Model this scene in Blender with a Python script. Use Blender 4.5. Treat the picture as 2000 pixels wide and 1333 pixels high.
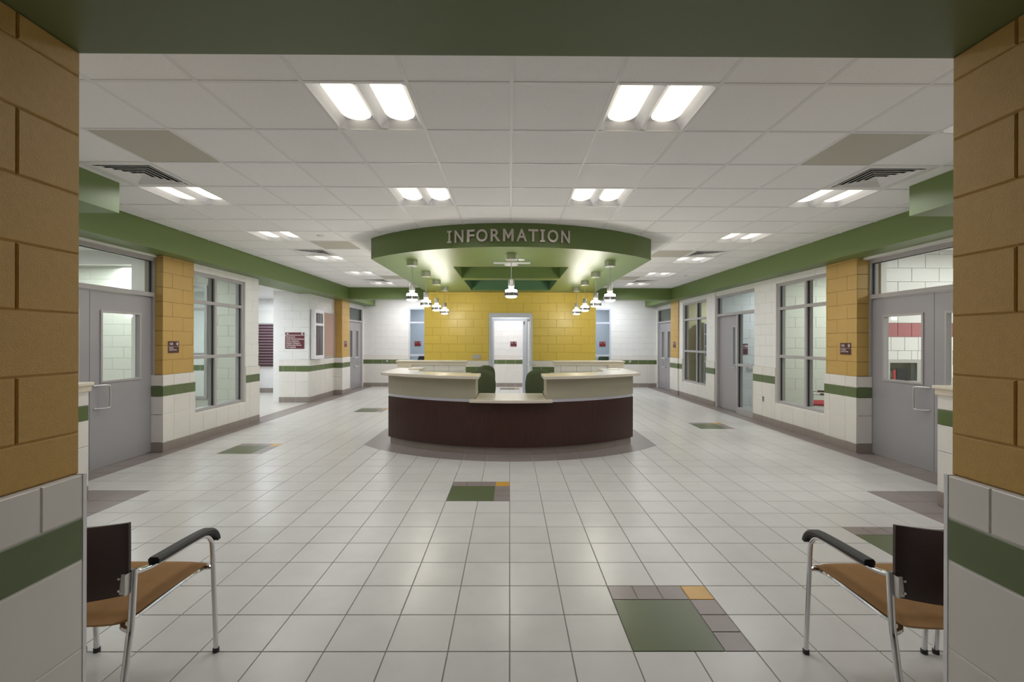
import bpy, math, random
from mathutils import Vector, Matrix
random.seed(7)
PI = math.pi
C = bpy.context.scene.collection
SC = bpy.context.scene
for o in list(bpy.data.objects):
    bpy.data.objects.remove(o)

# ------------------------------------------------------------------ camera, world, exposure
F_PX = 896.0                      # focal length in pixels of the 2000 px wide frame
CAM = Vector((-0.02, 0.0, 1.55))
cam_d = bpy.data.cameras.new('camera')
cam_d.sensor_width = 36.0
cam_d.lens = F_PX / 2000 * 36.0
cam_d.clip_start = 0.05
cam = bpy.data.objects.new('camera', cam_d)
C.objects.link(cam)
cam.location = CAM
cam.rotation_euler = (Matrix.Rotation(math.radians(-0.29), 4, 'Z') @ Matrix.Rotation(PI/2, 4, 'X') @ Matrix.Rotation(math.radians(0.15), 4, 'Z')).to_euler()
SC.camera = cam
w = bpy.data.worlds.new('world')
SC.world = w
w.use_nodes = True
w.node_tree.nodes['Background'].inputs[0].default_value = (1.0, 0.95, 0.88, 1)
w.node_tree.nodes['Background'].inputs[1].default_value = 0.015
SC.view_settings.view_transform = 'Standard'
SC.view_settings.look = 'None'
SC.view_settings.exposure = 0.0
SC.view_settings.gamma = 1.0
SC.view_settings.use_curve_mapping = False
HALL_W = 11.9                    # watts of each ceiling fixture
ROOM_W = 1.2
LENS_E = 1.3
PEND_E = 52.0
PEND_W = 8.5

def area_lamp(name, loc, size, watts, color=(1, .96, .9), spread=180, parent=None):
    l = bpy.data.lights.new(name, 'AREA')
    l.energy = watts; l.color = color; l.shape = 'SQUARE'; l.size = size; l.spread = math.radians(spread)
    o = bpy.data.objects.new(name, l); C.objects.link(o); o.location = loc
    if parent: o.parent = parent
    return o

# ------------------------------------------------------------------ materials
def s2l(c):
    c = c / 255.0
    return c / 12.92 if c <= .04045 else ((c + .055) / 1.055) ** 2.4
def rgb(r, g, b): return (s2l(r), s2l(g), s2l(b), 1)
MATS = {}
def mat(name, col, rough=.5, metal=0.0, spec=.5, noise=0.0, nscale=6.0, bump=0.0, bscale=60.0, emit=None, estr=0.0, coat=0.0, stretch=None, island=0.0):
    if name in MATS: return MATS[name]
    m = bpy.data.materials.new(name); m.use_nodes = True
    nt = m.node_tree; b = nt.nodes['Principled BSDF']
    b.inputs['Base Color'].default_value = col
    b.inputs['Roughness'].default_value = rough
    b.inputs['Metallic'].default_value = metal
    b.inputs['Specular IOR Level'].default_value = spec
    b.inputs['Coat Weight'].default_value = coat
    if emit:
        b.inputs['Emission Color'].default_value = emit
        b.inputs['Emission Strength'].default_value = estr
    tc = nt.nodes.new('ShaderNodeNewGeometry')
    pos = tc.outputs['Position']
    if stretch:
        mp = nt.nodes.new('ShaderNodeMapping'); mp.inputs['Scale'].default_value = stretch
        nt.links.new(pos, mp.inputs['Vector']); pos = mp.outputs['Vector']
    if noise > 0 or island > 0:
        n = nt.nodes.new('ShaderNodeTexNoise'); n.inputs['Scale'].default_value = nscale; n.inputs['Detail'].default_value = 4
        nt.links.new(pos, n.inputs['Vector'])
        r = nt.nodes.new('ShaderNodeMapRange')
        r.inputs['From Min'].default_value = .3; r.inputs['From Max'].default_value = .7
        r.inputs['To Min'].default_value = 1 - noise; r.inputs['To Max'].default_value = 1 + noise
        nt.links.new(n.outputs['Fac'], r.inputs['Value'])
        hsv = nt.nodes.new('ShaderNodeHueSaturation'); hsv.inputs['Color'].default_value = col
        val = r.outputs['Result']
        if island > 0:
            oi = nt.nodes.new('ShaderNodeObjectInfo')
            r2 = nt.nodes.new('ShaderNodeMapRange'); r2.inputs['To Min'].default_value = 1 - island; r2.inputs['To Max'].default_value = 1 + island
            nt.links.new(oi.outputs['Random'], r2.inputs['Value'])
            mu = nt.nodes.new('ShaderNodeMath'); mu.operation = 'MULTIPLY'
            nt.links.new(val, mu.inputs[0]); nt.links.new(r2.outputs['Result'], mu.inputs[1]); val = mu.outputs[0]
        nt.links.new(val, hsv.inputs['Value'])
        nt.links.new(hsv.outputs['Color'], b.inputs['Base Color'])
    if bump > 0:
        n2 = nt.nodes.new('ShaderNodeTexNoise'); n2.inputs['Scale'].default_value = bscale; n2.inputs['Detail'].default_value = 5; n2.inputs['Roughness'].default_value = .65
        nt.links.new(pos, n2.inputs['Vector'])
        bp = nt.nodes.new('ShaderNodeBump'); bp.inputs['Strength'].default_value = bump; bp.inputs['Distance'].default_value = .004
        nt.links.new(n2.outputs['Fac'], bp.inputs['Height']); nt.links.new(bp.outputs['Normal'], b.inputs['Normal'])
    MATS[name] = m
    return m
def glass_mat(name, tint, gloss=.07):
    m = bpy.data.materials.new(name); m.use_nodes = True
    nt = m.node_tree; nt.nodes.clear()
    out = nt.nodes.new('ShaderNodeOutputMaterial'); mx = nt.nodes.new('ShaderNodeMixShader')
    t = nt.nodes.new('ShaderNodeBsdfTransparent'); g = nt.nodes.new('ShaderNodeBsdfGlossy')
    t.inputs['Color'].default_value = tint; g.inputs['Roughness'].default_value = .03
    mx.inputs[0].default_value = gloss
    nt.links.new(t.outputs[0], mx.inputs[1]); nt.links.new(g.outputs[0], mx.inputs[2]); nt.links.new(mx.outputs[0], out.inputs[0])
    MATS[name] = m
    return m

FLOOR_W = mat('floor_tile_white', rgb(203, 201, 197), .28, noise=.035, nscale=5, island=.025)
FLOOR_G = mat('floor_tile_gray', rgb(140, 130, 126), .3, noise=.04, nscale=5, island=.02)
FLOOR_N = mat('floor_tile_green', rgb(92, 102, 70), .3, noise=.05, nscale=5)
FLOOR_Y = mat('floor_tile_yellow', rgb(200, 155, 70), .3, noise=.05, nscale=5)
GROUT = mat('grout', rgb(150, 142, 132), .8, noise=.05)
CEIL_T = mat('ceiling_tile', rgb(248, 247, 248), .95, noise=.03, nscale=120, bump=.25, bscale=220, island=.012)
CEIL_M = mat('ceiling_metal', rgb(236, 235, 236), .5)
WHITE_B = mat('white_block', rgb(230, 229, 226), .35, bump=.12, bscale=90, noise=.01)
YELLOW_B = mat('yellow_block', rgb(192, 156, 86), .42, bump=.15, bscale=110, noise=.02)
OCHRE_B = mat('ochre_block', rgb(200, 160, 86), .5, noise=.04, nscale=40, bump=.5, bscale=210)
YELLOW_W = mat('bright_yellow_block', rgb(218, 190, 84), .35, bump=.12, bscale=90, noise=.01)
TILE_W = mat('wall_tile_white', rgb(226, 222, 215), .3, noise=.02, island=.02)
TILE_N = mat('wall_tile_green', rgb(96, 110, 70), .3, noise=.06, island=.05)
TILE_G = mat('base_tile_gray', rgb(146, 136, 128), .35, noise=.03, island=.02)
WGROUT = mat('wall_grout', rgb(232, 229, 222), .8)
GREEN = mat('green_paint', rgb(104, 124, 68), .42, noise=.01)
TEAL = mat('teal_green', rgb(78, 112, 78), .35, noise=.01)  # bluer green than the soffit body, for the rear recess faces
GREEN_D = mat('green_paint_header', rgb(106, 118, 76), .35)
GRAY_P = mat('gray_door_paint', rgb(158, 155, 158), .35, noise=.01)
GRAY_F = mat('gray_frame_paint', rgb(172, 168, 168), .3)
BLUE_F = mat('cool_lit_frame_paint', rgb(196, 200, 210), .3)  # bluish tint paints in the cooler light on the back frames
CHROME = mat('chrome', rgb(225, 225, 228), .08, metal=1)
STEEL = mat('brushed_steel', rgb(206, 204, 202), .3, metal=.8)
SATIN = mat('satin_metal', rgb(205, 198, 190), .42, metal=.7)
ALU = mat('aluminium', rgb(214, 214, 224), .3, metal=.6)
LAMI = mat('dark_wood_laminate', rgb(62, 36, 30), .35, spec=.35, noise=.18, nscale=14, stretch=(6, 6, .35), coat=.05)
SAGE = mat('sage_laminate', rgb(168, 162, 142), .45, noise=.01)
SOLID = mat('beige_solid_surface', rgb(216, 206, 190), .22, noise=.03, nscale=160)
CREAM = mat('cream_cap', rgb(222, 212, 194), .35)
CHAIR_G = mat('green_upholstery', rgb(76, 84, 58), .9, bump=.3, bscale=400, noise=.06, nscale=60)
TAN = mat('tan_upholstery', rgb(152, 112, 62), .8, bump=.2, bscale=500, noise=.05, nscale=30)
WOOD_D = mat('dark_back_shell', rgb(58, 36, 32), .3, noise=.1, nscale=14, stretch=(1, 1, 6))
BLACK = mat('black_plastic', rgb(38, 37, 38), .45)
BLACKH = mat('dark_void', rgb(30, 30, 30), .9)
MAROON = mat('maroon_sign', rgb(98, 42, 50), .4)
MAROON_D = mat('dark_maroon_sign', rgb(74, 32, 36), .4)
SIGN_W = mat('sign_lettering', rgb(235, 225, 222), .5)
SLAT = mat('maroon_slat', rgb(72, 40, 44), .5)
PANEL_B = mat('beige_access_panel', rgb(196, 192, 180), .5)
CORK = mat('cork_board', rgb(178, 150, 136), .9, noise=.08, nscale=200, bump=.3, bscale=300)
WHITE_M = mat('white_enamel', rgb(236, 236, 240), .3)
GREYW = mat('blue_gray_wall', rgb(192, 198, 210), .6)
SAGEW = mat('pale_sage_wall', rgb(208, 208, 200), .6)
YELLOWR = mat('pale_yellow_wall', rgb(210, 204, 172), .6)
RED = mat('red_upholstery', rgb(170, 44, 52), .7)
REDB = mat('rose_block', rgb(172, 110, 112), .5, noise=.05, nscale=40)
RED_P = mat('red_print', rgb(190, 50, 60), .5)
PLAINF = mat('side_room_floor', rgb(196, 192, 184), .3)
GLASS = glass_mat('window_glass', (.90, .93, .92, 1), .016)
GLASS_C = glass_mat('case_glass', (.78, .78, .78, 1), .10)
LENS = mat('light_lens', rgb(250, 246, 232), .4, emit=(1, .93, .74, 1), estr=LENS_E)
HOUS = mat('light_housing', rgb(238, 238, 246), .4)
BULB = mat('pendant_glass', rgb(255, 252, 244), .3, emit=(1, .95, .86, 1), estr=PEND_E)
BULB2 = mat('pendant_bottom_glass', rgb(240, 238, 230), .15, emit=(1, .95, .86, 1), estr=1.1)
DOWN = mat('downlight_lens', rgb(255, 252, 240), .3, emit=(1, .95, .85, 1), estr=4.0)
RIB = mat('ribbed_glass_band', rgb(150, 150, 150), .25, metal=.8)

# ------------------------------------------------------------------ helpers
class MB:
    def __init__(s): s.v = []; s.f = []
    def add(s, vs, fs):
        n = len(s.v); s.v += [tuple(p) for p in vs]; s.f += [tuple(i + n for i in f) for f in fs]; return s
    def box(s, x0, x1, y0, y1, z0, z1):
        x0, x1 = min(x0, x1), max(x0, x1); y0, y1 = min(y0, y1), max(y0, y1); z0, z1 = min(z0, z1), max(z0, z1)
        v = [(x0,y0,z0),(x1,y0,z0),(x1,y1,z0),(x0,y1,z0),(x0,y0,z1),(x1,y0,z1),(x1,y1,z1),(x0,y1,z1)]
        return s.add(v, [(0,3,2,1),(4,5,6,7),(0,1,5,4),(1,2,6,5),(2,3,7,6),(3,0,4,7)])
    def prism(s, pts, z0, z1):
        a = sum(pts[i][0]*pts[(i+1) % len(pts)][1] - pts[(i+1) % len(pts)][0]*pts[i][1] for i in range(len(pts)))
        if a < 0: pts = pts[::-1]
        n = len(pts)
        v = [(x, y, z0) for x, y in pts] + [(x, y, z1) for x, y in pts]
        f = [tuple(range(n))[::-1], tuple(range(n, 2*n))] + [(i, (i+1) % n, n+(i+1) % n, n+i) for i in range(n)]
        return s.add(v, f)
    def strip(s, outer, inner, z0, z1):
        """band between two matching polylines, made of quads (safe for arcs)"""
        n = len(outer)
        v = [(x,y,z0) for x,y in outer] + [(x,y,z0) for x,y in inner] + [(x,y,z1) for x,y in outer] + [(x,y,z1) for x,y in inner]
        O, I, O2, I2 = 0, n, 2*n, 3*n
        f = []
        for i in range(n-1):
            f += [(O+i, O+i+1, O2+i+1, O2+i), (I+i+1, I+i, I2+i, I2+i+1), (O2+i, O2+i+1, I2+i+1, I2+i), (O+i+1, O+i, I+i, I+i+1)]
        f += [(I, O, O2, I2), (O+n-1, I+n-1, I2+n-1, O2+n-1)]
        return s.add(v, f)
    def lathe(s, prof, c, seg=20, axis='Z', cap=True):
        n = len(prof); v = []
        for r, h in prof:
            for k in range(seg):
                a = 2*PI*k/seg
                if axis == 'Z': v.append((c[0]+r*math.cos(a), c[1]+r*math.sin(a), c[2]+h))
                elif axis == 'X': v.append((c[0]+h, c[1]+r*math.cos(a), c[2]+r*math.sin(a)))
                else: v.append((c[0]+r*math.sin(a), c[1]+h, c[2]+r*math.cos(a)))
        f = [(i*seg+k, i*seg+(k+1) % seg, (i+1)*seg+(k+1) % seg, (i+1)*seg+k) for i in range(n-1) for k in range(seg)]
        if cap: f += [tuple(range(seg))[::-1], tuple(range((n-1)*seg, n*seg))]
        return s.add(v, f)
    def tube(s, path, r, seg=10, rx=None):
        pts = [Vector(p) for p in path]; n = len(pts); v = []
        up = None
        for i, p in enumerate(pts):
            t = (pts[min(i+1, n-1)] - pts[max(i-1, 0)]).normalized()
            if up is None:
                up = Vector((0, 0, 1)) if abs(t.z) < .9 else Vector((1, 0, 0))
            a = t.cross(up).normalized(); up = a.cross(t).normalized()
            for k in range(seg):
                q = 2*PI*k/seg
                v.append(p + a*math.cos(q)*(rx or r) + up*math.sin(q)*r)
        f = [(i*seg+k, i*seg+(k+1) % seg, (i+1)*seg+(k+1) % seg, (i+1)*seg+k) for i in range(n-1) for k in range(seg)]
        f += [tuple(range(seg))[::-1], tuple(range((n-1)*seg, n*seg))]
        return s.add(v, f)
    def weld(s):
        """weld coincident vertices and drop the inner faces two touching boxes share"""
        key = {}; nv = []; mp = []
        for p in s.v:
            k = tuple(round(c, 4) for c in p)
            if k not in key: key[k] = len(nv); nv.append(p)
            mp.append(key[k])
        cnt = {}
        nf = []
        for f in s.f:
            g = tuple(mp[i] for i in f)
            if len(set(g)) < 3: continue
            nf.append(g); cnt[frozenset(g)] = cnt.get(frozenset(g), 0) + 1
        s.v = nv; s.f = [g for g in nf if cnt[frozenset(g)] == 1]
        return s

def smooth_path(pts, n=6):
    """Catmull-Rom through the points"""
    P = [Vector(p) for p in pts]; out = []
    for i in range(len(P)-1):
        p0, p1, p2, p3 = P[max(i-1, 0)], P[i], P[i+1], P[min(i+2, len(P)-1)]
        for k in range(n):
            t = k/n
            out.append(.5*((2*p1)+(p2-p0)*t+(2*p0-5*p1+4*p2-p3)*t*t+(3*p1-p0-3*p2+p3)*t**3))
    out.append(P[-1])
    return out

def wloc(o):
    v = Vector((0, 0, 0))
    while o: v += o.location; o = o.parent
    return v
def obj(name, mb, m, parent=None, smooth=False, bevel=0, base=None):
    off = wloc(parent) if parent else Vector((0, 0, 0))
    if parent is None and base is not None: off = Vector(base)
    me = bpy.data.meshes.new(name)
    me.from_pydata([(x-off.x, y-off.y, z-off.z) for x, y, z in mb.v], [], mb.f)
    me.materials.append(m)
    if smooth:
        me.polygons.foreach_set('use_smooth', [True]*len(me.polygons))
        me.set_sharp_from_angle(angle=math.radians(40))
    me.update()
    o = bpy.data.objects.new(name, me); C.objects.link(o)
    if parent: o.parent = parent
    elif base is not None: o.location = base
    if bevel:
        b = o.modifiers.new('bevel', 'BEVEL'); b.width = bevel; b.segments = 2; b.limit_method = 'ANGLE'; b.angle_limit = math.radians(50)
    return o
def tag(o, label=None, cat=None, group=None, kind=None):
    if label: o['label'] = label
    if cat: o['category'] = cat
    if group: o['group'] = group
    if kind: o['kind'] = kind
    return o
def thing(name, loc, label, cat, group=None, kind=None):
    o = bpy.data.objects.new(name, None); C.objects.link(o); o.location = loc; o.empty_display_size = .1
    return tag(o, label, cat, group, kind)
def copy_tree(o, parent=None):
    c = o.copy(); C.objects.link(c)
    if parent: c.parent = parent
    for ch in list(o.children): copy_tree(ch, c)
    return c
def bx(name, b, m, parent=None, bevel=0): return obj(name, MB().box(*b), m, parent, bevel=bevel)

AX = {'-Y': ((1,0,0),(0,0,1),(0,-1,0)), '+Y': ((1,0,0),(0,0,1),(0,1,0)), '+X': ((0,1,0),(0,0,1),(1,0,0)),
      '-X': ((0,1,0),(0,0,1),(-1,0,0)), '+Z': ((1,0,0),(0,1,0),(0,0,1)), '-Z': ((1,0,0),(0,1,0),(0,0,-1))}
SLABS = {}
def slab_geo(su, sv, t, ch, orient):
    U, V, N = (Vector(a) for a in AX[orient])
    flip = U.cross(V).dot(N) < 0
    def ring(a, b, h): return [U*x + V*y + N*h for x, y in ((-a, -b), (a, -b), (a, b), (-a, b))]
    v = ring(su/2, sv/2, 0) + ring(su/2, sv/2, t-ch) + ring(su/2-ch, sv/2-ch, t)
    f = [(8, 9, 10, 11)]
    for r in (0, 4):
        for i in range(4): f.append((r+i, r+(i+1) % 4, r+4+(i+1) % 4, r+4+i))
    if flip: f = [g[::-1] for g in f]
    return v, f
def slab(name, orient, plane, uc, vc, su, sv, t, m, parent, ch=.0025):
    su = round(su, 4); sv = round(sv, 4)
    k = (su, sv, t, ch, orient, m.name)
    if k not in SLABS:
        v, f = slab_geo(su, sv, t, ch, orient)
        me = bpy.data.meshes.new(name); me.from_pydata(v, [], f); me.materials.append(m); SLABS[k] = me
    o = bpy.data.objects.new(name, SLABS[k]); C.objects.link(o)
    U, V, N = (Vector(a) for a in AX[orient])
    p = U*uc + V*vc + Vector([abs(c) for c in N])*plane
    if parent: o.parent = parent; p = p - wloc(parent)
    o.location = p
    return o
def sub_rects(r, holes):
    out = [r]
    for h in holes:
        nx = []
        for (a, b, c, d) in out:
            if h[0] >= b or h[1] <= a or h[2] >= d or h[3] <= c: nx.append((a, b, c, d)); continue
            if h[0] > a: nx.append((a, h[0], c, d))
            if h[1] < b: nx.append((h[1], b, c, d))
            a2, b2 = max(a, h[0]), min(b, h[1])
            if h[2] > c: nx.append((a2, b2, c, h[2]))
            if h[3] < d: nx.append((a2, b2, h[3], d))
        out = nx
    return out
def field(parent, name, orient, plane, rect, pu, pv, ou, ov, joint, t, m, bond=False, holes=(), ch=.0025):
    u0, u1, v0, v1 = rect
    j = math.floor((v0-ov)/pv + 1e-6)
    while ov + j*pv < v1 - 1e-6:
        off = ou + (pu/2 if (bond and j % 2) else 0)
        i = math.floor((u0-off)/pu + 1e-6)
        while off + i*pu < u1 - 1e-6:
            c = (max(off+i*pu, u0), min(off+(i+1)*pu, u1), max(ov+j*pv, v0), min(ov+(j+1)*pv, v1))
            for (a, b, e, d) in sub_rects(c, holes):
                if b-a > .02 and d-e > .02:
                    slab(name, orient, plane, (a+b)/2, (e+d)/2, b-a-joint, d-e-joint, t, m, parent, ch)
            i += 1
        j += 1
def core(orient, plane, depth, u0, u1, v0, v1, holes=()):
    """solid wall with rectangular holes, behind its face plane"""
    mb = MB(); U, V, N = AX[orient]
    us = sorted({u0, u1} | {min(max(h[i], u0), u1) for h in holes for i in (0, 1)})
    vs = sorted({v0, v1} | {min(max(h[i], v0), v1) for h in holes for i in (2, 3)})
    sg = N[0]+N[1]+N[2]
    for a, b in zip(us, us[1:]):
        for c, d in zip(vs, vs[1:]):
            um, vm = (a+b)/2, (c+d)/2
            if any(h[0] < um < h[1] and h[2] < vm < h[3] for h in holes): continue
            if N[0]: mb.box(plane, plane-sg*depth, a, b, c, d)
            elif N[1]: mb.box(a, b, plane, plane-sg*depth, c, d)
            else: mb.box(a, b, c, d, plane, plane-sg*depth)
    return mb.weld()
ZB, ZJ, ZG0, ZG1, ZW = .133, .52, .77, .915, 1.068
def wall_seg(name, orient, plane, depth, u0, u1, ztop, upper, holes=(), label=None, ext=(0, 0), parent=None, wain=True, zs=(ZB, ZJ, ZG0, ZG1, ZW), tw=.32, ou=None, blk_ov=None, bt=.005, tt=.022, bj=.003, tj=.005, bch=.0015, top_tw=None, tou=None, tend=0):
    zb, zj, g0, g1, zw = zs
    if ou is None: ou = u0
    if tou is None: tou = ou
    lo = zw if wain else 0
    if parent is None:
        parent = obj(name, core(orient, plane, depth, u0, u1, lo, ztop, holes), upper)
        tag(parent, label, 'wall', kind='structure')
    else:
        obj('wall_core', core(orient, plane, depth, u0, u1, lo, ztop, holes), upper, parent)
    field(parent, 'block', orient, plane, (u0-(bt if ext[0] else 0), u1+(bt if ext[1] else 0), lo, ztop), .4064, .2032, ou, (blk_ov if blk_ov is not None else lo), bj, bt, upper, True, holes, bch)
    if wain:
        sg = sum(AX[orient][2]); bo = tt-.004
        obj('tile_bed', core(orient, plane+sg*bo, depth+bo, u0-(bo if ext[0] else 0), u1+(bo if ext[1] else 0), 0, zw-.002, holes), WGROUT, parent)
        r = (u0-(tt if ext[0] else 0), u1+(tt if ext[1] else 0)-tend)
        field(parent, 'wall_tile', orient, plane, (*r, g1, zw), tw, 9, tou, g1-0, tj, tt, TILE_W, holes=holes) if False else None
        for (a, b, m, nm) in ((0, zb, TILE_G, 'base_tile'), (zb, zj, TILE_W, 'wall_tile'), (zj, g0, TILE_W, 'wall_tile'), (g0, g1, TILE_N, 'band_tile'), (g1, zw, TILE_W, 'wall_tile')):
            field(parent, nm, orient, plane, (*r, a, b), (top_tw if (top_tw and a == g1) else tw), b-a, tou, a, tj, tt, m, holes=holes)
    return parent

def text(parent, s, size, m, origin, orient, extrude=.002, align='LEFT', name='lettering', shear_bold=0.0, width=None):
    cu = bpy.data.curves.new('t', 'FONT'); cu.body = s; cu.size = size; cu.extrude = extrude; cu.align_x = align; cu.resolution_u = 3; cu.offset = shear_bold
    o = bpy.data.objects.new('t', cu); C.objects.link(o)
    me = bpy.data.meshes.new_from_object(o)
    bpy.data.objects.remove(o); bpy.data.curves.remove(cu)
    U, V, N = (Vector(a) for a in AX[orient])
    if U.cross(V).dot(N) < 0: U = -U
    off = wloc(parent) if parent else Vector()
    sx = 1
    if width:
        xs = [v.co.x for v in me.vertices]; sx = width/(max(xs)-min(xs))
    for v in me.vertices:
        p = Vector(origin) + U*v.co.x*sx + V*v.co.y + N*v.co.z - off
        v.co = p
    me.materials.clear(); me.materials.append(m); me.name = name
    o = bpy.data.objects.new(name, me); C.objects.link(o)
    if parent: o.parent = parent
    return o
def paw(parent, orient, origin, s, m):
    U, V, N = (Vector(a) for a in AX[orient])
    if U.cross(V).dot(N) < 0: U = -U
    mb = MB()
    def disc(cx, cy, rx, ry):
        n = 12; pts = []
        for h in (0, .0015):
            for k in range(n):
                a = 2*PI*k/n
                pts.append(Vector(origin) + U*(cx+rx*math.cos(a))*s + V*(cy+ry*math.sin(a))*s + N*h)
        mb.add(pts, [tuple(range(n, 2*n)), tuple(range(n))[::-1]] + [(k, (k+1) % n, n+(k+1) % n, n+k) for k in range(n)])
    disc(0, -.2, .32, .26)
    for cx, cy in ((-.42, .12), (-.16, .36), (.16, .36), (.42, .12)): disc(cx, cy, .12, .16)
    return obj('paw_emblem', mb, m, parent)

# ------------------------------------------------------------------ floor
PX, PY, X0, Y0 = .3085, .3070, -.016, 2.289
floor = obj('floor', MB().box(-9.2, 9.2, -2.5, 19.0, -.15, -.006), GROUT)
tag(floor, 'floor of square off-white tiles with gray borders and coloured insets', 'floor', kind='structure')
INSETS = [(2, 4, 0, 2), (-2, 0, 7, 9), (-13, -11, 13, 15), (-11, -9, 25, 27), (11, 13, 19, 21), (9, 11, 3, 5), (-1, 1, 40, 42)]
def project(x, y, z):
    d = y - CAM.y
    if d < .3: return None
    return (1000 - 4.5 + (x-CAM.x)*F_PX/d, 666.5 - (z-CAM.z)*F_PX/d)
TJ = .006
big, rest = [], MB()
def in_inset(i, j): return any(a <= i < b and c <= j < d for a, b, c, d in INSETS)
def in_low(x): return 3.66 < abs(x)
cands = []
for j in range(-14, 45):
    for i in range(-17, 17):
        if in_inset(i, j): continue
        a, b = X0+i*PX, X0+(i+1)*PX
        c, d = Y0+j*PY, Y0+(j+1)*PY
        a, b = max(a, -5.03), min(b, 5.03); d = min(d, 15.5)
        if b-a < .03 or d-c < .03: continue
        xm, ym = (a+b)/2, (c+d)/2
        m = FLOOR_W
        if abs(xm) > 4.61 and 4.4 < ym and not (abs(xm) < 0): m = FLOOR_G
        if abs(xm) > 3.68 and ym < 4.74: m = FLOOR_G
        p = project(xm, ym, 0)
        cands.append((a, b, c, d, m, p))
def vis(q): return q[5] is not None and 150 < q[5][0] < 1860 and q[5][1] < 1400 and not (abs((q[0]+q[1])/2) < 1.75 and 7.0 < q[2] < 9.0)
order = sorted([q for q in cands if vis(q)], key=lambda q: q[2])
near = set(id(q) for q in order[:270])
restw, restg = MB(), MB()
for q in cands:
    a, b, c, d, m, p = q
    if id(q) in near:
        slab('floor_tile', '+Z', -.006, (a+b)/2, (c+d)/2, b-a-TJ, d-c-TJ, .006, m, floor, .0012)
    else:
        v, f = slab_geo(b-a-TJ, d-c-TJ, .006, .0012, '+Z')
        (restw if m is FLOOR_W else restg).add([p_+Vector(((a+b)/2, (c+d)/2, -.006)) for p_ in v], f)
tag(obj('floor_tiles', restw, FLOOR_W, floor), kind='stuff')
tag(obj('border_tiles', restg, FLOOR_G, floor), kind='stuff')
for (i0, i1, j0, j1) in INSETS:
    xa, ya = X0+i0*PX, Y0+j0*PY
    sx, sy = 2*PX/4, 2*PY/4
    slab('inset_tile', '+Z', -.006, xa+1.5*sx, ya+1.5*sy, 3*sx-TJ, 3*sy-TJ, .006, FLOOR_N, floor, .0012)
    for k in range(3):
        slab('inset_tile', '+Z', -.006, xa+(k+.5)*sx, ya+3.5*sy, sx-TJ, sy-TJ, .006, FLOOR_G, floor, .0012)
        slab('inset_tile', '+Z', -.006, xa+3.5*sx, ya+(k+.5)*sy, sx-TJ, sy-TJ, .006, FLOOR_G, floor, .0012)
    slab('inset_tile', '+Z', -.006, xa+3.5*sx, ya+3.5*sy, sx-TJ, sy-TJ, .006, FLOOR_Y, floor, .0012)
# curved gray border around the desk
YC = 8.88
def arc(R, xa, xb, n=24):
    a0, a1 = math.asin(max(-1, min(1, xa/R))), math.asin(max(-1, min(1, xb/R)))
    return [(R*math.sin(a0+(a1-a0)*k/n), YC-R*math.cos(a0+(a1-a0)*k/n)) for k in range(n+1)]
lines = [-2.19] + [X0+i*PX*.98 for i in range(-6, 7)] + [2.17]
for xa, xb in zip(lines, lines[1:]):
    o_ = arc(2.99, xa+.002, xb-.002, 4)
    i_ = [(x*1.0, max(YC - math.sqrt(max(2.55**2 - min(abs(x), 1.82)**2, 0)), y+.05)) for x, y in o_]
    if abs(xa) > 2 or abs(xb) > 2:
        i_ = [(x, y+1.25) for x, y in o_]
    obj('border_tile', MB().strip(o_, i_, 0.0, .0018), FLOOR_G, floor)
# side rooms and alcove floors
for sx in (-1, 1):
    bx('side_room_floor', (sx*5.05, sx*9.1, 3, 19, -.006, 0), PLAINF, floor)
bx('side_room_floor', (-5.03, 5.03, 15.5, 19, -.006, 0), PLAINF, floor)

# ------------------------------------------------------------------ ceiling
ZC, CP, CX0, CY0 = 3.05, .6096, -.012, 2.67
ceil = obj('ceiling', MB().box(-5.2, 5.2, -2.5, 16, 3.2, 3.35), CEIL_M)
tag(ceil, 'suspended ceiling of square white acoustic tiles', 'ceiling', kind='structure')
LIGHTS = [(-6, 0), (5, 0), (-2, 0), (1, 0), (-6, 3), (5, 3), (-2, 3), (1, 3)] + [(k, j) for j in (6, 9, 12, 15) for k in (-6, 5)]
VENTS = [(-6, 2), (5, 2), (-6, 8), (5, 8), (-6, 14), (5, 14)]
PANELS = [(-5, 1), (4, 1), (-5, 7), (4, 8), (-5, 13), (4, 13)]
busy = set(LIGHTS + VENTS + PANELS)
cells = []
for j in range(-3, 21):
    for k in range(-8, 8):
        if (k, j) in busy: continue
        a, b = max(CX0+k*CP, -4.56), min(CX0+(k+1)*CP, 4.56)
        c, d = max(CY0+j*CP, 1.6), min(CY0+(j+1)*CP, 15.5)
        if b-a < .05 or d-c < .05: continue
        hid = (abs((a+b)/2) < 1.9 and (c+d)/2 > 6.7) or (c+d)/2 > 12.96 or d < 2.3
        cells.append((hid, c, a, b, c, d))
cells.sort()
hidden = MB()
for n, (hid, _, a, b, c, d) in enumerate(cells):
    if not hid and n < 295:
        slab('ceiling_tile', '-Z', ZC+.012, (a+b)/2, (c+d)/2, b-a-.02, d-c-.02, .008, CEIL_T, ceil, .002)
    else:
        v, f = slab_geo(b-a-.02, d-c-.02, .008, .002, '-Z')
        hidden.add([p_+Vector(((a+b)/2, (c+d)/2, ZC+.012)) for p_ in v], f)
tag(obj('ceiling_tiles', hidden, CEIL_T, ceil), kind='stuff')
for k in range(-7, 8):
    x = CX0+k*CP
    bx('main_tee', (x-.012, x+.012, 1.6, 15.5, ZC, ZC+.035), CEIL_M, ceil)
for j in range(-1, 22):
    y = CY0+j*CP
    bx('cross_tee', (-4.56, 4.56, y-.012, y+.012, ZC+.0006, ZC+.034), CEIL_M, ceil)

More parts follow.
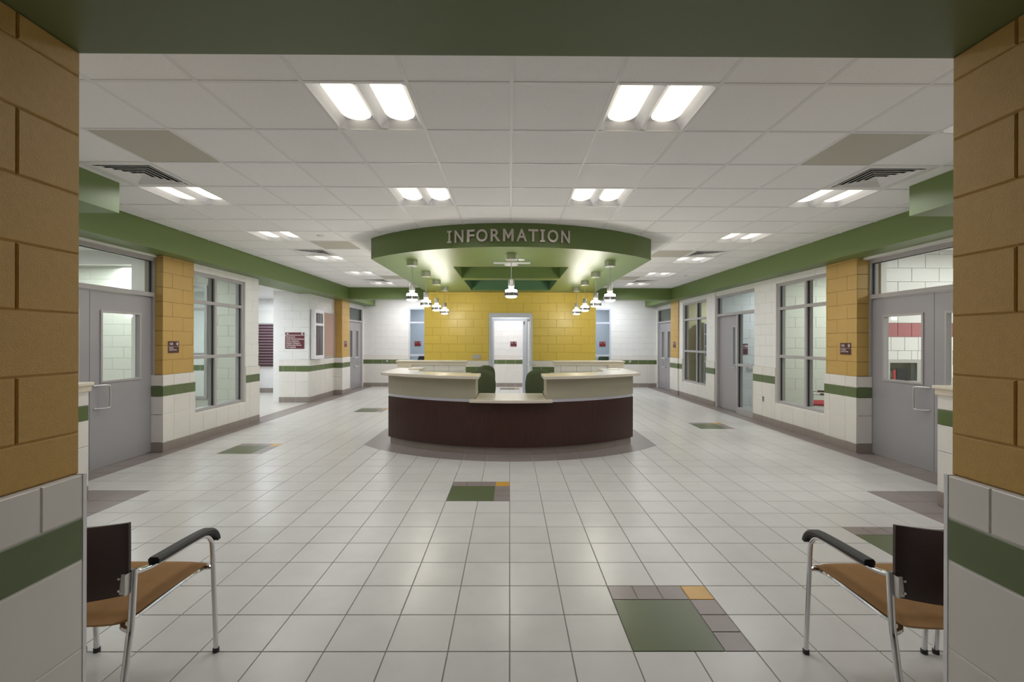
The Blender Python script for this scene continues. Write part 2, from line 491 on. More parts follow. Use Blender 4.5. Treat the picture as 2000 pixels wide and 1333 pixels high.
# header beam and jamb walls of the opening the camera looks through
NZ = (.133, .50, .80, .945, 1.092)
JX, JY = 1.505, 1.585
tag(bx('trim_1', (-JX-.3, JX+.3, .7, JY, 2.536, 3.3), GREEN_D), 'dark green header beam across the top of the opening', 'beam', kind='structure')
for sx, nm in ((-1, 'left'), (1, 'right')):
    orient = '+X' if sx < 0 else '-X'
    jx = 1.497 if sx < 0 else 1.513
    wj = wall_seg('wall_front', orient, sx*(jx+.006), 1.0, .7, JY, 2.536, OCHRE_B, label='ochre block jamb wall at the %s edge with tiled wainscot' % nm, zs=NZ, tw=.305, top_tw=.1524, ou=JY-.4064, blk_ov=1.03, bj=.004, bt=.006, tt=.029, bch=.004, tj=.005, tou=JY-.61, tend=.012)
    # metal edge trim at the tile end
    bx('edge_trim', (sx*(jx-.0225), sx*(jx+.007), JY-.011, JY+.002, .0, NZ[4]), WHITE_M, wj)
    bx('wall_core', (sx*(JX+.4), sx*5.05, 1.2, 1.58, 0, 3.3), WHITE_B, wj)
tag(bx('wall_lobby_left', (-1.7, -1.6, -2.5, .7, 0, 3.3), OCHRE_B), 'ochre lobby wall behind the viewpoint on the left', 'wall', kind='structure')
tag(bx('wall_lobby_right', (1.6, 1.7, -2.5, .7, 0, 3.3), OCHRE_B), 'ochre lobby wall behind the viewpoint on the right', 'wall', kind='structure')

# ------------------------------------------------------------------ bulkheads
for sx, nm in ((-1, 'left'), (1, 'right')):
    tag(bx('trim_%d' % (2 if sx < 0 else 3), (sx*4.56, sx*5.3, 4.41, 15.5, 2.72, 3.2), GREEN), 'long green bulkhead running along the %s wall under the ceiling' % nm, 'bulkhead', kind='structure')
    tag(bx('trim_%d' % (4 if sx < 0 else 5), ((-3.76 if sx < 0 else 3.835), sx*5.3, 1.585, 4.41, 2.765, 3.2), GREEN), 'green soffit box over the %s low wall' % nm, 'soffit', kind='structure')
    tag(bx('trim_%d' % (6 if sx < 0 else 7), (sx*2.12, sx*4.56, 12.96, 13.3, 2.73, 3.2), GREEN), 'dark green bulkhead crossing the back of the hall on the %s' % nm, 'bulkhead', kind='structure')

# ------------------------------------------------------------------ doors and windows
def glass(name, x, y0, y1, z0, z1, parent): return bx(name, (x-.003, x+.003, y0, y1, z0, z1), GLASS, parent)
def pull_handle(parent, x, sx, ym, yb, z0, z1):
    pts = [(x, ym, z1), (x-sx*.05, ym+(yb-ym)*.5, z1+.005), (x-sx*.085, yb-(yb-ym)*.15, z1), (x-sx*.09, yb, z1-.03), (x-sx*.09, yb, z0+.03), (x-sx*.085, yb-(yb-ym)*.15, z0), (x-sx*.05, ym+(yb-ym)*.5, z0-.005), (x, ym, z0)]
    return obj('handle', MB().tube(smooth_path(pts, 4), .011, 8), STEEL, parent, True)
def double_door(n, sx, x, y0, y1, ztop, lite, label, htop=2.13):
    """a pair of gray steel leaves with a glazed transom; x is the plane of the frame's hall face"""
    d = thing('door_%d' % n, (sx*x, (y0+y1)/2, 0), label, 'door', kind='structure')
    fr = MB(); fw = .05
    X1, X2 = sx*x, sx*(x+.12)
    fr.box(X1, X2, y0, y0+fw, 0, ztop); fr.box(X1, X2, y1-fw, y1, 0, ztop); fr.box(X1, X2, y0+fw, y1-fw, ztop-fw, ztop); fr.box(X1, X2, y0+fw, y1-fw, htop+.015, htop+.075)
    obj('door_frame', fr, GRAY_F, d, bevel=.004)
    glass('transom_pane', sx*(x+.05), y0+fw, y1-fw, htop+.075, ztop-fw, d)
    bx('gasket', (sx*(x+.04), sx*(x+.06), y1-fw-.018, y1-fw, htop+.075, ztop-fw), BLACK, d)
    bx('gasket', (sx*(x+.04), sx*(x+.06), y0+fw, y1-fw-.018, ztop-fw-.008, ztop-fw), BLACK, d)
    ym = (y0+y1)/2
    for (a, b, side) in ((y0+fw+.004, ym-.003, 1), (ym+.003, y1-fw-.004, -1)):
        l0, l1, z0, z1 = lite
        if side == 1: la, lb = b-l1, b-l0
        else: la, lb = a+l0, a+l1
        lx0, lx1 = sx*(x+.035), sx*(x+.08)
        leaf = obj('door_leaf', core('-X' if sx > 0 else '+X', lx0, .045, a, b, .012, htop+.008, [(la, lb, z0, z1)]), GRAY_P, d)
        bead = MB(); w_ = .022
        for q in ((la-w_, lb+w_, z1-.004, z1+w_), (la-w_, lb+w_, z0-w_, z0+.004), (la-w_, la+.004, z0+.004, z1-.004), (lb-.004, lb+w_, z0+.004, z1-.004)):
            bead.box(lx0-sx*.012, lx1+sx*.006, *q)
        obj('lite_frame', bead.weld(), GRAY_F, leaf)
        glass('pane', sx*(x+.06), la, lb, z0, z1, leaf)
        pull_handle(leaf, lx0, sx, (b-.05 if side == 1 else a+.05), (b-.17 if side == 1 else a+.17), .73, 1.0)
    return d
def grid_window(n, sx, x, y0, y1, ymul, zs, label, fmat=None):
    """aluminium window; zs are the sill, two transoms and head; ymul the mullion"""
    wd = thing('window_%d' % n, (sx*x, (y0+y1)/2, zs[0]), label, 'window', kind='structure')
    fw = .052; mb = MB(); X1, X2 = sx*x, sx*(x+.11)
    mb.box(X1, X2, y0, y0+fw, zs[0], zs[3]); mb.box(X1, X2, y1-fw, y1, zs[0], zs[3])
    mb.box(X1, X2, y0+fw, y1-fw, zs[0], zs[0]+fw); mb.box(X1, X2, y0+fw, y1-fw, zs[3]-fw, zs[3])
    obj('window_frame', mb.weld(), fmat or GRAY_F, wd)
    ys = [y0+fw-fw/2] + ([ymul] if ymul else []) + [y1-fw+fw/2]
    if ymul: bx('mullion', (X1, X2, ymul-fw/2, ymul+fw/2, zs[0]+fw, zs[3]-fw), fmat or GRAY_F, wd)
    zz = [zs[0]+fw/2, zs[1], zs[2], zs[3]-fw/2]
    for a, b in zip(ys, ys[1:]):
        for c in (zs[1], zs[2]):
            bx('transom_bar', (X1, X2, a+fw/2, b-fw/2, c-fw/2, c+fw/2), fmat or GRAY_F, wd)
        for c, e in zip(zz, zz[1:]):
            glass('pane', sx*(x+.035), a+fw/2, b-fw/2, c+fw/2, e-fw/2, wd)
            bx('gasket', (sx*(x+.026), sx*(x+.044), b-fw/2-.016, b-fw/2, c+fw/2, e-fw/2), BLACK, wd)
    return wd
WZ = (.43, 1.285, 2.15, 2.61)
WX, DX, PXX = 4.85, 4.98, 4.82
for sx, nm in ((-1, 'left'), (1, 'right')):
    orient = '+X' if sx < 0 else '-X'
    # near double door and the wall strip over it
    double_door(1 if sx < 0 else 2, sx, (4.925 if sx < 0 else 4.985), 4.44, 6.40, 2.69, (.155, .72, 1.05, 1.89), 'near pair of gray steel doors with square panes on the %s' % nm)
    tag(bx('trim_%d' % (8 if sx < 0 else 9), (sx*4.90, sx*5.15, 4.3, 6.4, 2.69, 2.72), WHITE_B), 'white strip over the near %s double door' % nm, 'trim', kind='structure')
    # near yellow pillar: hall face and the face towards the viewer
    p = wall_seg('wall_%s_pillar' % nm, orient, sx*PXX, .25, 6.37, 6.985, 2.72, YELLOW_B, label='near yellow block pillar beside the %s double door, tiled below' % nm, ext=(1, 1), ou=6.55, tou=6.24)
    wall_seg('', '-Y', 6.37, .2, min(sx*PXX, sx*5.02), max(sx*PXX, sx*5.02), 2.72, YELLOW_B, parent=p, ou=sx*PXX, bj=.004)
    wall_seg('', '+Y', 6.985, .2, min(sx*PXX, sx*4.87), max(sx*PXX, sx*4.87), 2.72, YELLOW_B, parent=p, ou=sx*PXX)
    # far pillar
    p = wall_seg('wall_%s_far_pillar' % nm, orient, sx*PXX, .3, 13.15, 13.75, 2.72, YELLOW_B, label='far yellow block pillar on the %s, tiled below' % nm, ext=(1, 1), ou=13.15)
    wall_seg('', '-Y', 13.15, .2, min(sx*PXX, sx*5.06), max(sx*PXX, sx*5.06), 2.72, YELLOW_B, parent=p, ou=sx*PXX)
    # far double door wall
    wall_seg('wall_%s_far' % nm, orient, sx*4.95, .2, 13.75, 15.5, 2.72, WHITE_B, [(13.95, 15.42, 0, 2.62)], 'white block wall around the far %s double door' % nm)
    double_door(3 if sx < 0 else 4, sx, 4.96, 13.95, 15.42, 2.62, (.17, .40, 1.03, 1.87), 'far pair of gray steel doors with narrow panes on the %s' % nm)
    # wall beside the low wall
    tag(bx('wall_%s_near' % nm, (sx*5.05, sx*5.2, 1.58, 4.3, 0, 3.1), WHITE_B), 'white wall behind the %s low wall' % nm, 'wall', kind='structure')
    bx('wall_core', (sx*4.95, sx*5.2, 4.3, 4.44, 0, 2.72), WHITE_B, bpy.data.objects['wall_%s_near' % nm])

# right hall wall
wall_seg('wall_right', '-X', WX, .15, 6.985, 9.10, 2.72, WHITE_B, [(6.985, 8.36, WZ[0], WZ[3])], 'white block wall with tiled wainscot round the near right window', ext=(0, 1), ou=9.10)
grid_window(1, 1, 4.88, 6.985, 8.36, 7.578, WZ, 'near right six-pane window next to the yellow pillar')
wall_seg('wall_right_middle', '-X', WX, .15, 10.86, 13.15, 2.72, WHITE_B, [(11.32, 12.88, WZ[0], WZ[3])], 'white block wall with tiled wainscot round the far right window', ext=(1, 0), ou=10.86)
grid_window(2, 1, 4.88, 11.32, 12.88, 12.0, WZ, 'far right six-pane window before the far yellow pillar')
# right single door with sidelight
d5 = thing('door_5', (4.9, 9.98, 0), 'gray single door with glass sidelight and transom on the right', 'door', kind='structure')
fr = MB()
for q in ((9.10, 9.15, 0, 2.62), (10.81, 10.86, 0, 2.62), (9.15, 10.81, 2.57, 2.62), (9.15, 10.81, 2.135, 2.195), (9.845, 9.895, 0, 2.135), (9.15, 9.845, .0, .14), (9.15, 9.845, 1.02, 1.075)):
    fr.box(4.88, 5.0, *q)
obj('door_frame', fr, GRAY_F, d5, bevel=.004)
bx('wall_core', (4.86, 5.0, 9.10, 10.86, 2.62, 2.72), WHITE_B, d5)
leaf = obj('door_leaf', core('-X', 4.94, .045, 9.90, 10.805, .012, 2.13, [(9.99, 10.16, 1.04, 1.87)]), GRAY_P, d5)
bead = MB()
for q in ((9.97, 10.18, 1.866, 1.89), (9.97, 10.18, 1.02, 1.044), (9.97, 9.994, 1.044, 1.866), (10.156, 10.18, 1.044, 1.866)): bead.box(4.93, 4.99, *q)
obj('lite_frame', bead.weld(), GRAY_F, leaf)
glass('pane', 4.96, 9.99, 10.16, 1.04, 1.87, leaf)
lv = MB().lathe([(.027, 0), (.027, -.012)], (4.94, 9.97, .98), 14, 'X'); lv.tube([(4.94, 9.97, .98), (4.89, 9.97, .98), (4.885, 9.985, .98), (4.885, 10.09, .975)], .010, 8)
obj('lever_handle', lv, STEEL, leaf, True)
for q in ((9.15, 9.845, .14, 1.02), (9.15, 9.845, 1.075, 2.135), (9.15, 10.81, 2.195, 2.57)):
    glass('pane', 4.92, *q, d5); bx('gasket', (4.91, 4.93, q[1]-.02, q[1], q[2], q[3]), BLACK, d5)

# left hall wall
wall_seg('wall_left', '+X', -4.83, .15, 6.985, 8.80, 2.72, WHITE_B, [(6.985, 8.36, WZ[0], WZ[3])], 'white block wall with tiled wainscot round the left window', ext=(0, 1), ou=8.80)
grid_window(3, -1, 4.86, 6.985, 8.36, 7.578, WZ, 'left six-pane window next to the yellow pillar')
# display wall and the alcove
pw = wall_seg('wall_left_display', '+X', -5.04, .15, 11.5, 13.15, 2.78, WHITE_B, label='white block wall behind the display case and cork board', ext=(1, 0), ou=11.5)
aw = wall_seg('wall_alcove_front', '-Y', 11.5, .15, -5.78, -5.04, 2.78, WHITE_B, label='white block wall face carrying the maroon directory sign', ou=-5.04)
tag(bx('wall_alcove_side', (-5.93, -5.78, 11.5, 13.7, 0, 2.78), WHITE_B), 'white side wall in the left alcove', 'wall', kind='structure')
wall_seg('wall_alcove_back', '-Y', 13.7, .15, -9.0, -5.93, 2.78, WHITE_B, label='white wall at the back of the left alcove', wain=False)
o_ = bpy.data.objects['wall_alcove_back']; field(o_, 'base_tile', '-Y', 13.688, (-9.0, -5.93, 0, .133), .32, .133, -9, 0, .005, .03, TILE_G)
al = tag(bx('ceiling_alcove', (-9.0, -4.87, 8.80, 13.9, 2.78, 2.9), WHITE_B), 'low white ceiling over the left alcove', 'ceiling', kind='structure')

# back wall
BY = 15.5
BH = [(-3.42, -2.30, .43, 2.655), (2.30, 3.40, .43, 2.655)]
wall_seg('wall_back', '-Y', BY, .2, -4.95, 4.95, 2.95, WHITE_B, BH, 'white block back wall with a green tile band', ou=-4.95)
def back_window(n, x0, x1, label):
    wd = thing('window_%d' % n, ((x0+x1)/2, BY, .43), label, 'window', kind='structure')
    mb = MB(); f = .05
    for q in ((x0, x0+f, .43, 2.655), (x1-f, x1, .43, 2.655), (x0+f, x1-f, .43, .48), (x0+f, x1-f, 2.605, 2.655)):
        mb.box(q[0], q[1], BY-.03, BY+.1, q[2], q[3])
    obj('window_frame', mb.weld(), BLUE_F, wd)
    for z in (1.065, 2.165): bx('transom_bar', (x0+f, x1-f, BY-.03, BY+.1, z-.03, z+.03), BLUE_F, wd)
    for a, b in ((.48, 1.035), (1.095, 2.135), (2.195, 2.605)): bx('pane', (x0+f, x1-f, BY+.03, BY+.036, a, b), GLASS, wd)
back_window(4, -3.42, -2.30, 'back wall window left of the yellow wall')
back_window(5, 2.30, 3.40, 'back wall window right of the yellow wall')

# bright yellow wall of the reception core
YW = 11.3
cw = wall_seg('wall_center', '-Y', YW, .15, -2.12, 2.10, 2.75, YELLOW_W, [(-.53, .53, 0, 2.235)], 'bright yellow block wall behind the information desk', ou=-2.12, ext=(0, 0), bj=.005, bt=.008, bch=.003)
for sx in (-1, 1): bx('wall_core', (sx*2.10, sx*1.98, YW+.15, 13.5, 0, 2.75), WHITE_B, cw)
obj('wall_core', core('-Y', 13.4, .12, -1.98, 1.98, 0, 2.75, [(-.53, .48, 0, 2.2)]), WHITE_B, cw)
bx('core_ceiling', (-2.1, 2.1, YW+.15, 13.5, 2.755, 2.85), WHITE_B, cw)
d6 = thing('door_6', (0, YW, 0), 'open doorway with pale steel frame in the yellow wall', 'door', kind='structure')
fr = MB()
for q in ((-.53, -.475, 0, 2.235), (.475, .53, 0, 2.235), (-.475, .475, 2.14, 2.235)): fr.box(q[0], q[1], YW-.035, YW+.15, q[2], q[3])
obj('door_frame', fr.weld(), BLUE_F, d6, bevel=.003)
leaf = obj('door_leaf', core('-X', .455, .045, 10.40, 11.30, .012, 2.13, [(10.50, 10.66, 1.04, 1.87)]), BLUE_F, d6)
bx('pane', (.474, .480, 10.50, 10.66, 1.04, 1.87), GLASS, leaf)
for s in (-1, 1):
    xx = .455 if s < 0 else .50
    lv = MB().lathe([(.027, 0), (.027, s*.012)], (xx, 10.47, 1.0), 14, 'X'); lv.tube([(xx, 10.47, 1.0), (xx+s*.05, 10.47, 1.0), (xx+s*.06, 10.49, 1.0), (xx+s*.06, 10.58, .995)], .010, 8)
    obj('lever_handle', lv, STEEL, leaf, True)
bx('door_closer', (.40, .455, 11.0, 11.25, 2.03, 2.08), STEEL, leaf)
d7 = thing('door_7', (-.02, 13.4, 0), 'second pale steel door frame seen through the open doorway', 'door', kind='structure')
fr = MB()
for q in ((-.53, -.475, 0, 2.2), (.425, .48, 0, 2.2), (-.475, .425, 2.14, 2.2)): fr.box(q[0], q[1], 13.36, 13.52, q[2], q[3])
obj('door_frame', fr.weld(), BLUE_F, d7)
leaf = bx('door_leaf', (.38, .425, 13.52, 14.4, .012, 2.13), BLUE_F, d7)
lv = MB().lathe([(.027, 0), (.027, -.012)], (.38, 14.3, 1.0), 14, 'X'); lv.tube([(.38, 14.3, 1.0), (.33, 14.3, 1.0), (.32, 14.28, 1.0), (.32, 14.18, 1.0)], .010, 8)
obj('lever_handle', lv, STEEL, leaf, True)

# ------------------------------------------------------------------ low walls
def low_wall(name, x0, x1, y0, y1, label, face, ztop=1.09):
    lw = obj(name, MB().box(x0, x1, y0, y1, 0, ztop), WGROUT); tag(lw, label, 'wall', kind='structure')
    for (orient, plane, a, b) in face:
        for (z0, z1, m, nm) in ((0, .133, TILE_G, 'base_tile'), (.133, .52, TILE_W, 'wall_tile'), (.52, .77, TILE_W, 'wall_tile'), (.77, .915, TILE_N, 'band_tile'), (.915, ztop-.002, TILE_W, 'wall_tile')):
            if name == 'wall_desk_back' or name == 'wall_desk_back_right':
                if nm == 'band_tile': m = TILE_W
            field(lw, nm, orient, plane, (a, b, z0, z1), .32, z1-z0, b, z0, .005, .02, m)
    e = .03
    c1 = MB().box(x0-.02-e, x1+.02+e, y0-.02-e, y1+.02+e, ztop+.015, ztop+.05)
    obj('cap', c1, CREAM, lw, bevel=.008)
    obj('cap_molding', MB().box(x0-.035, x1+.035, y0-.035, y1+.035, ztop-.04, ztop+.015), CREAM, lw, bevel=.006)
    return lw
low_wall('wall_low_left', -4.34, -4.12, 1.62, 4.45, 'low tiled wall with a cream cap behind the left seating', [('+X', -4.12, 1.62, 4.47), ('+Y', 4.45, -4.34, -4.12)])
low_wall('wall_low_right', 4.065, 4.285, 1.62, 4.32, 'low tiled wall with a cream cap behind the right seating', [('-X', 4.065, 1.62, 4.34), ('+Y', 4.32, 4.065, 4.285)])
low_wall('wall_desk_back', -2.32, -.95, 9.52, 9.72, 'low white tiled wall with cream cap behind the desk, left half', [('-Y', 9.52, -2.32, -.95)])
low_wall('wall_desk_back_right', .93, 2.32, 9.52, 9.72, 'low white tiled wall with cream cap behind the desk, right half', [('-Y', 9.52, .93, 2.32)])
for sx in (-1, 1):
    bx('end_pier', (sx*2.32, sx*2.03, 9.42, 9.52, 0, 1.05), CREAM, bpy.data.objects['wall_desk_back' if sx < 0 else 'wall_desk_back_right'])

# ------------------------------------------------------------------ soffit over the desk
so = thing('trim_10', (0, 8.5, 2.75), 'curved green soffit hanging over the information desk', 'soffit', kind='structure')
SR = 2.78; SYC = 5.84+SR; SXH = 2.06
def sarc(xa, xb, n=40):
    a0, a1 = math.asin(xa/SR), math.asin(xb/SR)
    return [(SR*math.sin(a0+(a1-a0)*k/n), SYC-SR*math.cos(a0+(a1-a0)*k/n)) for k in range(n+1)]
RX0, RX1, RY0, RYm0, RYm1, RY1 = -.935, .93, 7.42, 8.78, 9.05, 10.84
out = sarc(-SXH, SXH)
mb = MB(); mb.strip(out, [(x, RY0) for x, _ in out], 2.75, 3.06)
mb.box(-SXH, RX0, RY0, YW, 2.75, 3.06); mb.box(RX1, SXH, RY0, YW, 2.75, 3.06); mb.box(RX0, RX1, RY1, YW, 2.75, 3.06)
obj('soffit_body', mb, GREEN, so)
bx('crossbar', (RX0, RX1, RYm0, RYm1, 2.75, 2.96), GREEN, so)
bx('recess_ceiling', (RX0, RX1, RY0, RYm1, 2.96, 3.05), GREEN, so)
for q in ((RX0, RX1, RY1-.01, RY1, 2.75, 3.0), (RX0, RX0+.01, RYm1, RY1-.01, 2.75, 3.0), (RX1-.01, RX1, RYm1, RY1-.01, 2.75, 3.0), (RX0+.01, RX1-.01, RYm1, RY1-.01, 2.97, 3.05)):
    bx('recess_lining', q, TEAL, so)
for nm, bb in (('edge', 0),):
    pass
# raised letters, each a part of the sign
sign = thing('information_sign', (0, 5.84, 2.9), 'raised brushed metal letters INFORMATION on the curved green soffit', 'sign')
LET = [('I', 68, 140), ('N', 178, 317), ('F', 362, 480), ('O', 502, 672), ('R', 715, 860), ('M', 900, 1060), ('A', 1100, 1258), ('T', 1275, 1425), ('I', 1452, 1525), ('O', 1560, 1725), ('N', 1762, 1900)]
ZL0 = 2.815; HL = .158
for ch, a, b in LET:
    pa, pb = 865+a/7.692, 865+b/7.692
    pm = (pa+pb)/2
    # where the line of sight meets the arc
    t = (pm-995.5)/F_PX
    y = 5.9
    for _ in range(20):
        x = CAM.x + t*y; y = SYC - math.sqrt(SR*SR-x*x)
    wd = (pb-pa)*y/F_PX
    ang = math.asin(x/SR)
    lt = bpy.data.objects.new('letter', None)
    m3 = MB()
    if ch == 'M':
        s_ = HL*.185; h = HL; w2 = wd/2
        P = [(-w2,0),(-w2+s_,0),(-w2+s_,.66*h),(-.3*s_,.24*h),(.3*s_,.24*h),(w2-s_,.66*h),(w2-s_,0),(w2,0),(w2,h),(w2-.95*s_,h),(0,.50*h),(-w2+.95*s_,h),(-w2,h)]
        n_ = len(P)
        me = bpy.data.meshes.new('letter')
        me.from_pydata([(q[0], -.02, q[1]) for q in P]+[(q[0], 0, q[1]) for q in P], [], [tuple(range(n_)), tuple(range(n_, 2*n_))[::-1]]+[(i, n_+i, n_+(i+1) % n_, (i+1) % n_) for i in range(n_)])
    elif ch == 'I':
        s_ = HL*.17
        for q in ((-wd/2, wd/2, 0, s_*.8), (-wd/2, wd/2, HL-s_*.8, HL), (-s_/2, s_/2, s_*.8, HL-s_*.8)):
            m3.box(q[0], q[1], -.02, 0, q[2], q[3])
        m3.weld()
        me = bpy.data.meshes.new('letter'); me.from_pydata(m3.v, [], m3.f)
    else:
        cu = bpy.data.curves.new('t', 'FONT'); cu.body = ch; cu.size = .2; cu.extrude = .01; cu.offset = .0035; cu.resolution_u = 6
        ot = bpy.data.objects.new('t', cu); C.objects.link(ot)
        me = bpy.data.meshes.new_from_object(ot); bpy.data.objects.remove(ot)
        xs = [v.co.x for v in me.vertices]; ys = [v.co.y for v in me.vertices]
        for v in me.vertices:
            v.co = Vector(((v.co.x-(min(xs)+max(xs))/2)*wd/(max(xs)-min(xs)), -.01+-v.co.z, (v.co.y-min(ys))*HL/(max(ys)-min(ys))))
    me.materials.clear(); me.materials.append(SATIN); me.name = 'letter'
    lo = bpy.data.objects.new('letter', me); C.objects.link(lo); lo.parent = sign
    lo.location = Vector((x, y-.006, ZL0)) - sign.location
    lo.rotation_euler = (0, 0, ang)
    bpy.data.objects.remove(lt)
vt = thing('linear_diffuser', (.0, 7.02, 2.735), 'thin white linear air slot on the underside of the soffit', 'vent')
bx('vent_frame', (-.27, .29, 6.99, 7.05, 2.738, 2.75), WHITE_M, vt)
bx('vent_slot', (-.25, .27, 7.015, 7.025, 2.7365, 2.738), CEIL_M, vt)
dt = tag(obj('smoke_detector', MB().lathe([(.045, 0), (.05, -.01), (.045, -.025), (.02, -.03)], (.15, 6.68, 2.75), 16), WHITE_M, None, True, base=(.15, 6.68, 2.75)), 'small white detector under the soffit beside the middle pendant', 'detector')
dl = thing('downlight', (0, 7.22, 2.75), 'round recessed downlight in the soffit behind the middle pendant', 'ceiling light')
obj('trim_ring', MB().lathe([(.085, 0), (.11, 0), (.11, -.006), (.085, -.008)], (0, 7.22, 2.75), 24), WHITE_M, dl, True)
obj('lens', MB().lathe([(.0, -.004), (.085, -.004), (.085, 0)], (0, 7.22, 2.75), 24, cap=False), DOWN, dl)

# ------------------------------------------------------------------ pendants
def make_pendant(loc):
    p = thing('pendant_lamp', loc, 'pendant', 'pendant lamp', 'steel and glass pendant lamps under the green soffit')
    x, y, z = loc
    obj('canopy', MB().lathe([(.078, 0), (.08, -.005), (.08, -.083), (.074, -.09), (.01, -.092)], (x, y, z), 28), STEEL, p, True)
    obj('stem', MB().lathe([(.006, -.09), (.006, -.36)], (x, y, z), 8), STEEL, p, True)
    obj('socket_cap', MB().lathe([(.01, -.35), (.042, -.355), (.044, -.36), (.044, -.455), (.038, -.46)], (x, y, z), 24), STEEL, p, True)
    obj('glass_shade', MB().lathe([(.03, -.46), (.034, -.485), (.075, -.50), (.08, -.51), (.08, -.575)], (x, y, z), 24), BULB, p, True)
    # ribbed band: a fluted ring
    m = MB(); n = 48; v = []
    for h in (-.535, -.582):
        for k in range(n):
            r = .098 if k % 2 else .091
            v.append((x+r*math.cos(2*PI*k/n), y+r*math.sin(2*PI*k/n), z+h))
    for h in (-.582, -.535):
        for k in range(n):
            v.append((x+.082*math.cos(2*PI*k/n), y+.082*math.sin(2*PI*k/n), z+h))
    f = []
    for r in range(3):
        for k in range(n): f.append((r*n+k, r*n+(k+1) % n, (r+1)*n+(k+1) % n, (r+1)*n+k)[::-1])
    for k in range(n): f.append((3*n+k, 3*n+(k+1) % n, (k+1) % n, k)[::-1])
    obj('ribbed_band', m.add(v, f), RIB, p)
    obj('bottom_lens', MB().lathe([(.082, -.582), (.078, -.595), (.06, -.606), (.0, -.61)], (x, y, z), 24, cap=False), BULB2, p, True)
    l = bpy.data.lights.new('bulb', 'POINT'); l.energy = PEND_W; l.color = (1, .95, .84); l.shadow_soft_size = .05
    lo_ = bpy.data.objects.new('bulb', l); C.objects.link(lo_); lo_.parent = p; lo_.location = (0, 0, -.66)
    return p
PN = ['nearest', 'second', 'third', 'farthest']
pen0 = make_pendant((0, 6.30, 2.75))
pen0['label'] = 'steel and glass pendant hanging alone in the middle under the soffit'
pen0['group'] = 'steel and glass pendant lamps under the green soffit'
for sx, nm in ((-1, 'left'), (1, 'right')):
    for k, y in enumerate((6.84, 7.98, 9.12, 10.26)):
        c = copy_tree(pen0); c.location = (sx*1.475, y, 2.75)
        c['label'] = '%s pendant lamp in the %s row of four under the green soffit' % (PN[k], nm)

# ------------------------------------------------------------------ information desk
dk = thing('information_desk', (0, 7.2, 0), 'curved information desk with dark wood front and beige counters', 'desk')
RB = 2.68
def desk_band(Ro, Ri, xa, xb, z0, z1, n=24): return MB().strip(arc(Ro, xa, xb, n), arc(Ri, xa*Ri/Ro if False else xa, xb, n), z0, z1)
# toe base of gray tile
XS = [-1.82] + [X0+i*PX for i in range(-5, 6)] + [1.82]
for a, b in zip(XS, XS[1:]):
    obj('base_tile', MB().strip(arc(2.652, a+.001, b-.001, 4), arc(2.60, a+.001, b-.001, 4), 0.0, .105), TILE_G, dk)
for sx in (-1, 1):
    bx('base_tile', (sx*1.80, sx*1.83, 6.99, 7.8, 0, .105), TILE_G, dk)
# laminate front in four panels and two side panels
for a, b in zip((-1.85, -1.05, -.25, .47, 1.15), (-1.05, -.25, .47, 1.15, 1.85)):
    obj('front_panel', MB().strip(arc(RB, a+.0006, b-.0006, 10), arc(RB-.04, a+.0006, b-.0006, 10), .105, .716), LAMI, dk)
ye = YC-math.sqrt(RB**2-1.85**2)
for sx in (-1, 1):
    bx('side_panel', (sx*1.85, sx*1.81, ye+.03, 7.85, .105, .716), LAMI, dk)
    xa, xb = (-1.845, -.50) if sx < 0 else (.50, 1.845)
    obj('reveal_strip', MB().strip(arc(RB-.006, xa, xb), arc(RB-.04, xa, xb), .716, .757), ALU, dk)
    xa, xb = (-1.85, -.487) if sx < 0 else (.487, 1.85)
    obj('raised_panel', MB().strip(arc(RB+.001, xa, xb), arc(RB-.03, xa, xb), .757, 1.035), SAGE, dk)
    bx('raised_side_panel', (sx*1.85, sx*1.82, ye+.03, 7.85, .757, 1.035), SAGE, dk)
    g = MB().box(sx*.487, sx*.515, 6.25, 6.78, .757, 1.035)
    obj('gable_panel', g, SAGE, dk)
    # raised counter: curved run plus a wing going back along the side
    xa, xb = (-1.95, -.435) if sx < 0 else (.435, 1.95)
    a_o = arc(2.79, xa, xb, 30)
    a_i = []
    for x, y in a_o:
        a_i.append((x, 7.95) if abs(x) > 1.5 else (x, YC-math.sqrt(2.27**2-x*x)))
    mb = MB().strip(a_o, a_i, 1.035, 1.08)
    obj('raised_counter', mb, SOLID, dk, bevel=.008)
tc_ = arc(2.765, -.565, .565, 24)
pts = tc_ + [(.565, 6.40), (.483, 6.40), (.483, 6.98), (-.483, 6.98), (-.483, 6.40), (-.565, 6.40)]
pts = tc_ + [(.565, tc_[-1][1]+.078), (.483, tc_[-1][1]+.078), (.483, 6.98), (-.483, 6.98), (-.483, tc_[0][1]+.078), (-.565, tc_[0][1]+.078)]
obj('low_counter', MB().prism(pts, .7165, .7565), SOLID, dk, bevel=.006)
# inner work surfaces
for sx in (-1, 1):
    bx('work_surface', (sx*.53, sx*1.80, 6.98, 7.55, .70, .73), SOLID, dk)
    bx('work_surface_support', (sx*1.2, sx*1.24, 6.99, 7.5, 0, .70), SAGE, dk)
tb = tag(obj('papers', MB().box(1.62, 1.80, 7.55, 7.78, 1.0805, 1.088), CREAM, None, base=(1.7, 7.6, 1.08)), 'small cream tray lying on the right raised counter', 'tray')
tb = tag(obj('letter_tray', MB().box(-1.66, -1.45, 7.45, 7.75, 1.0805, 1.10), CREAM, None, base=(-1.55, 7.6, 1.08)), 'small cream tray lying on the left raised counter', 'tray')

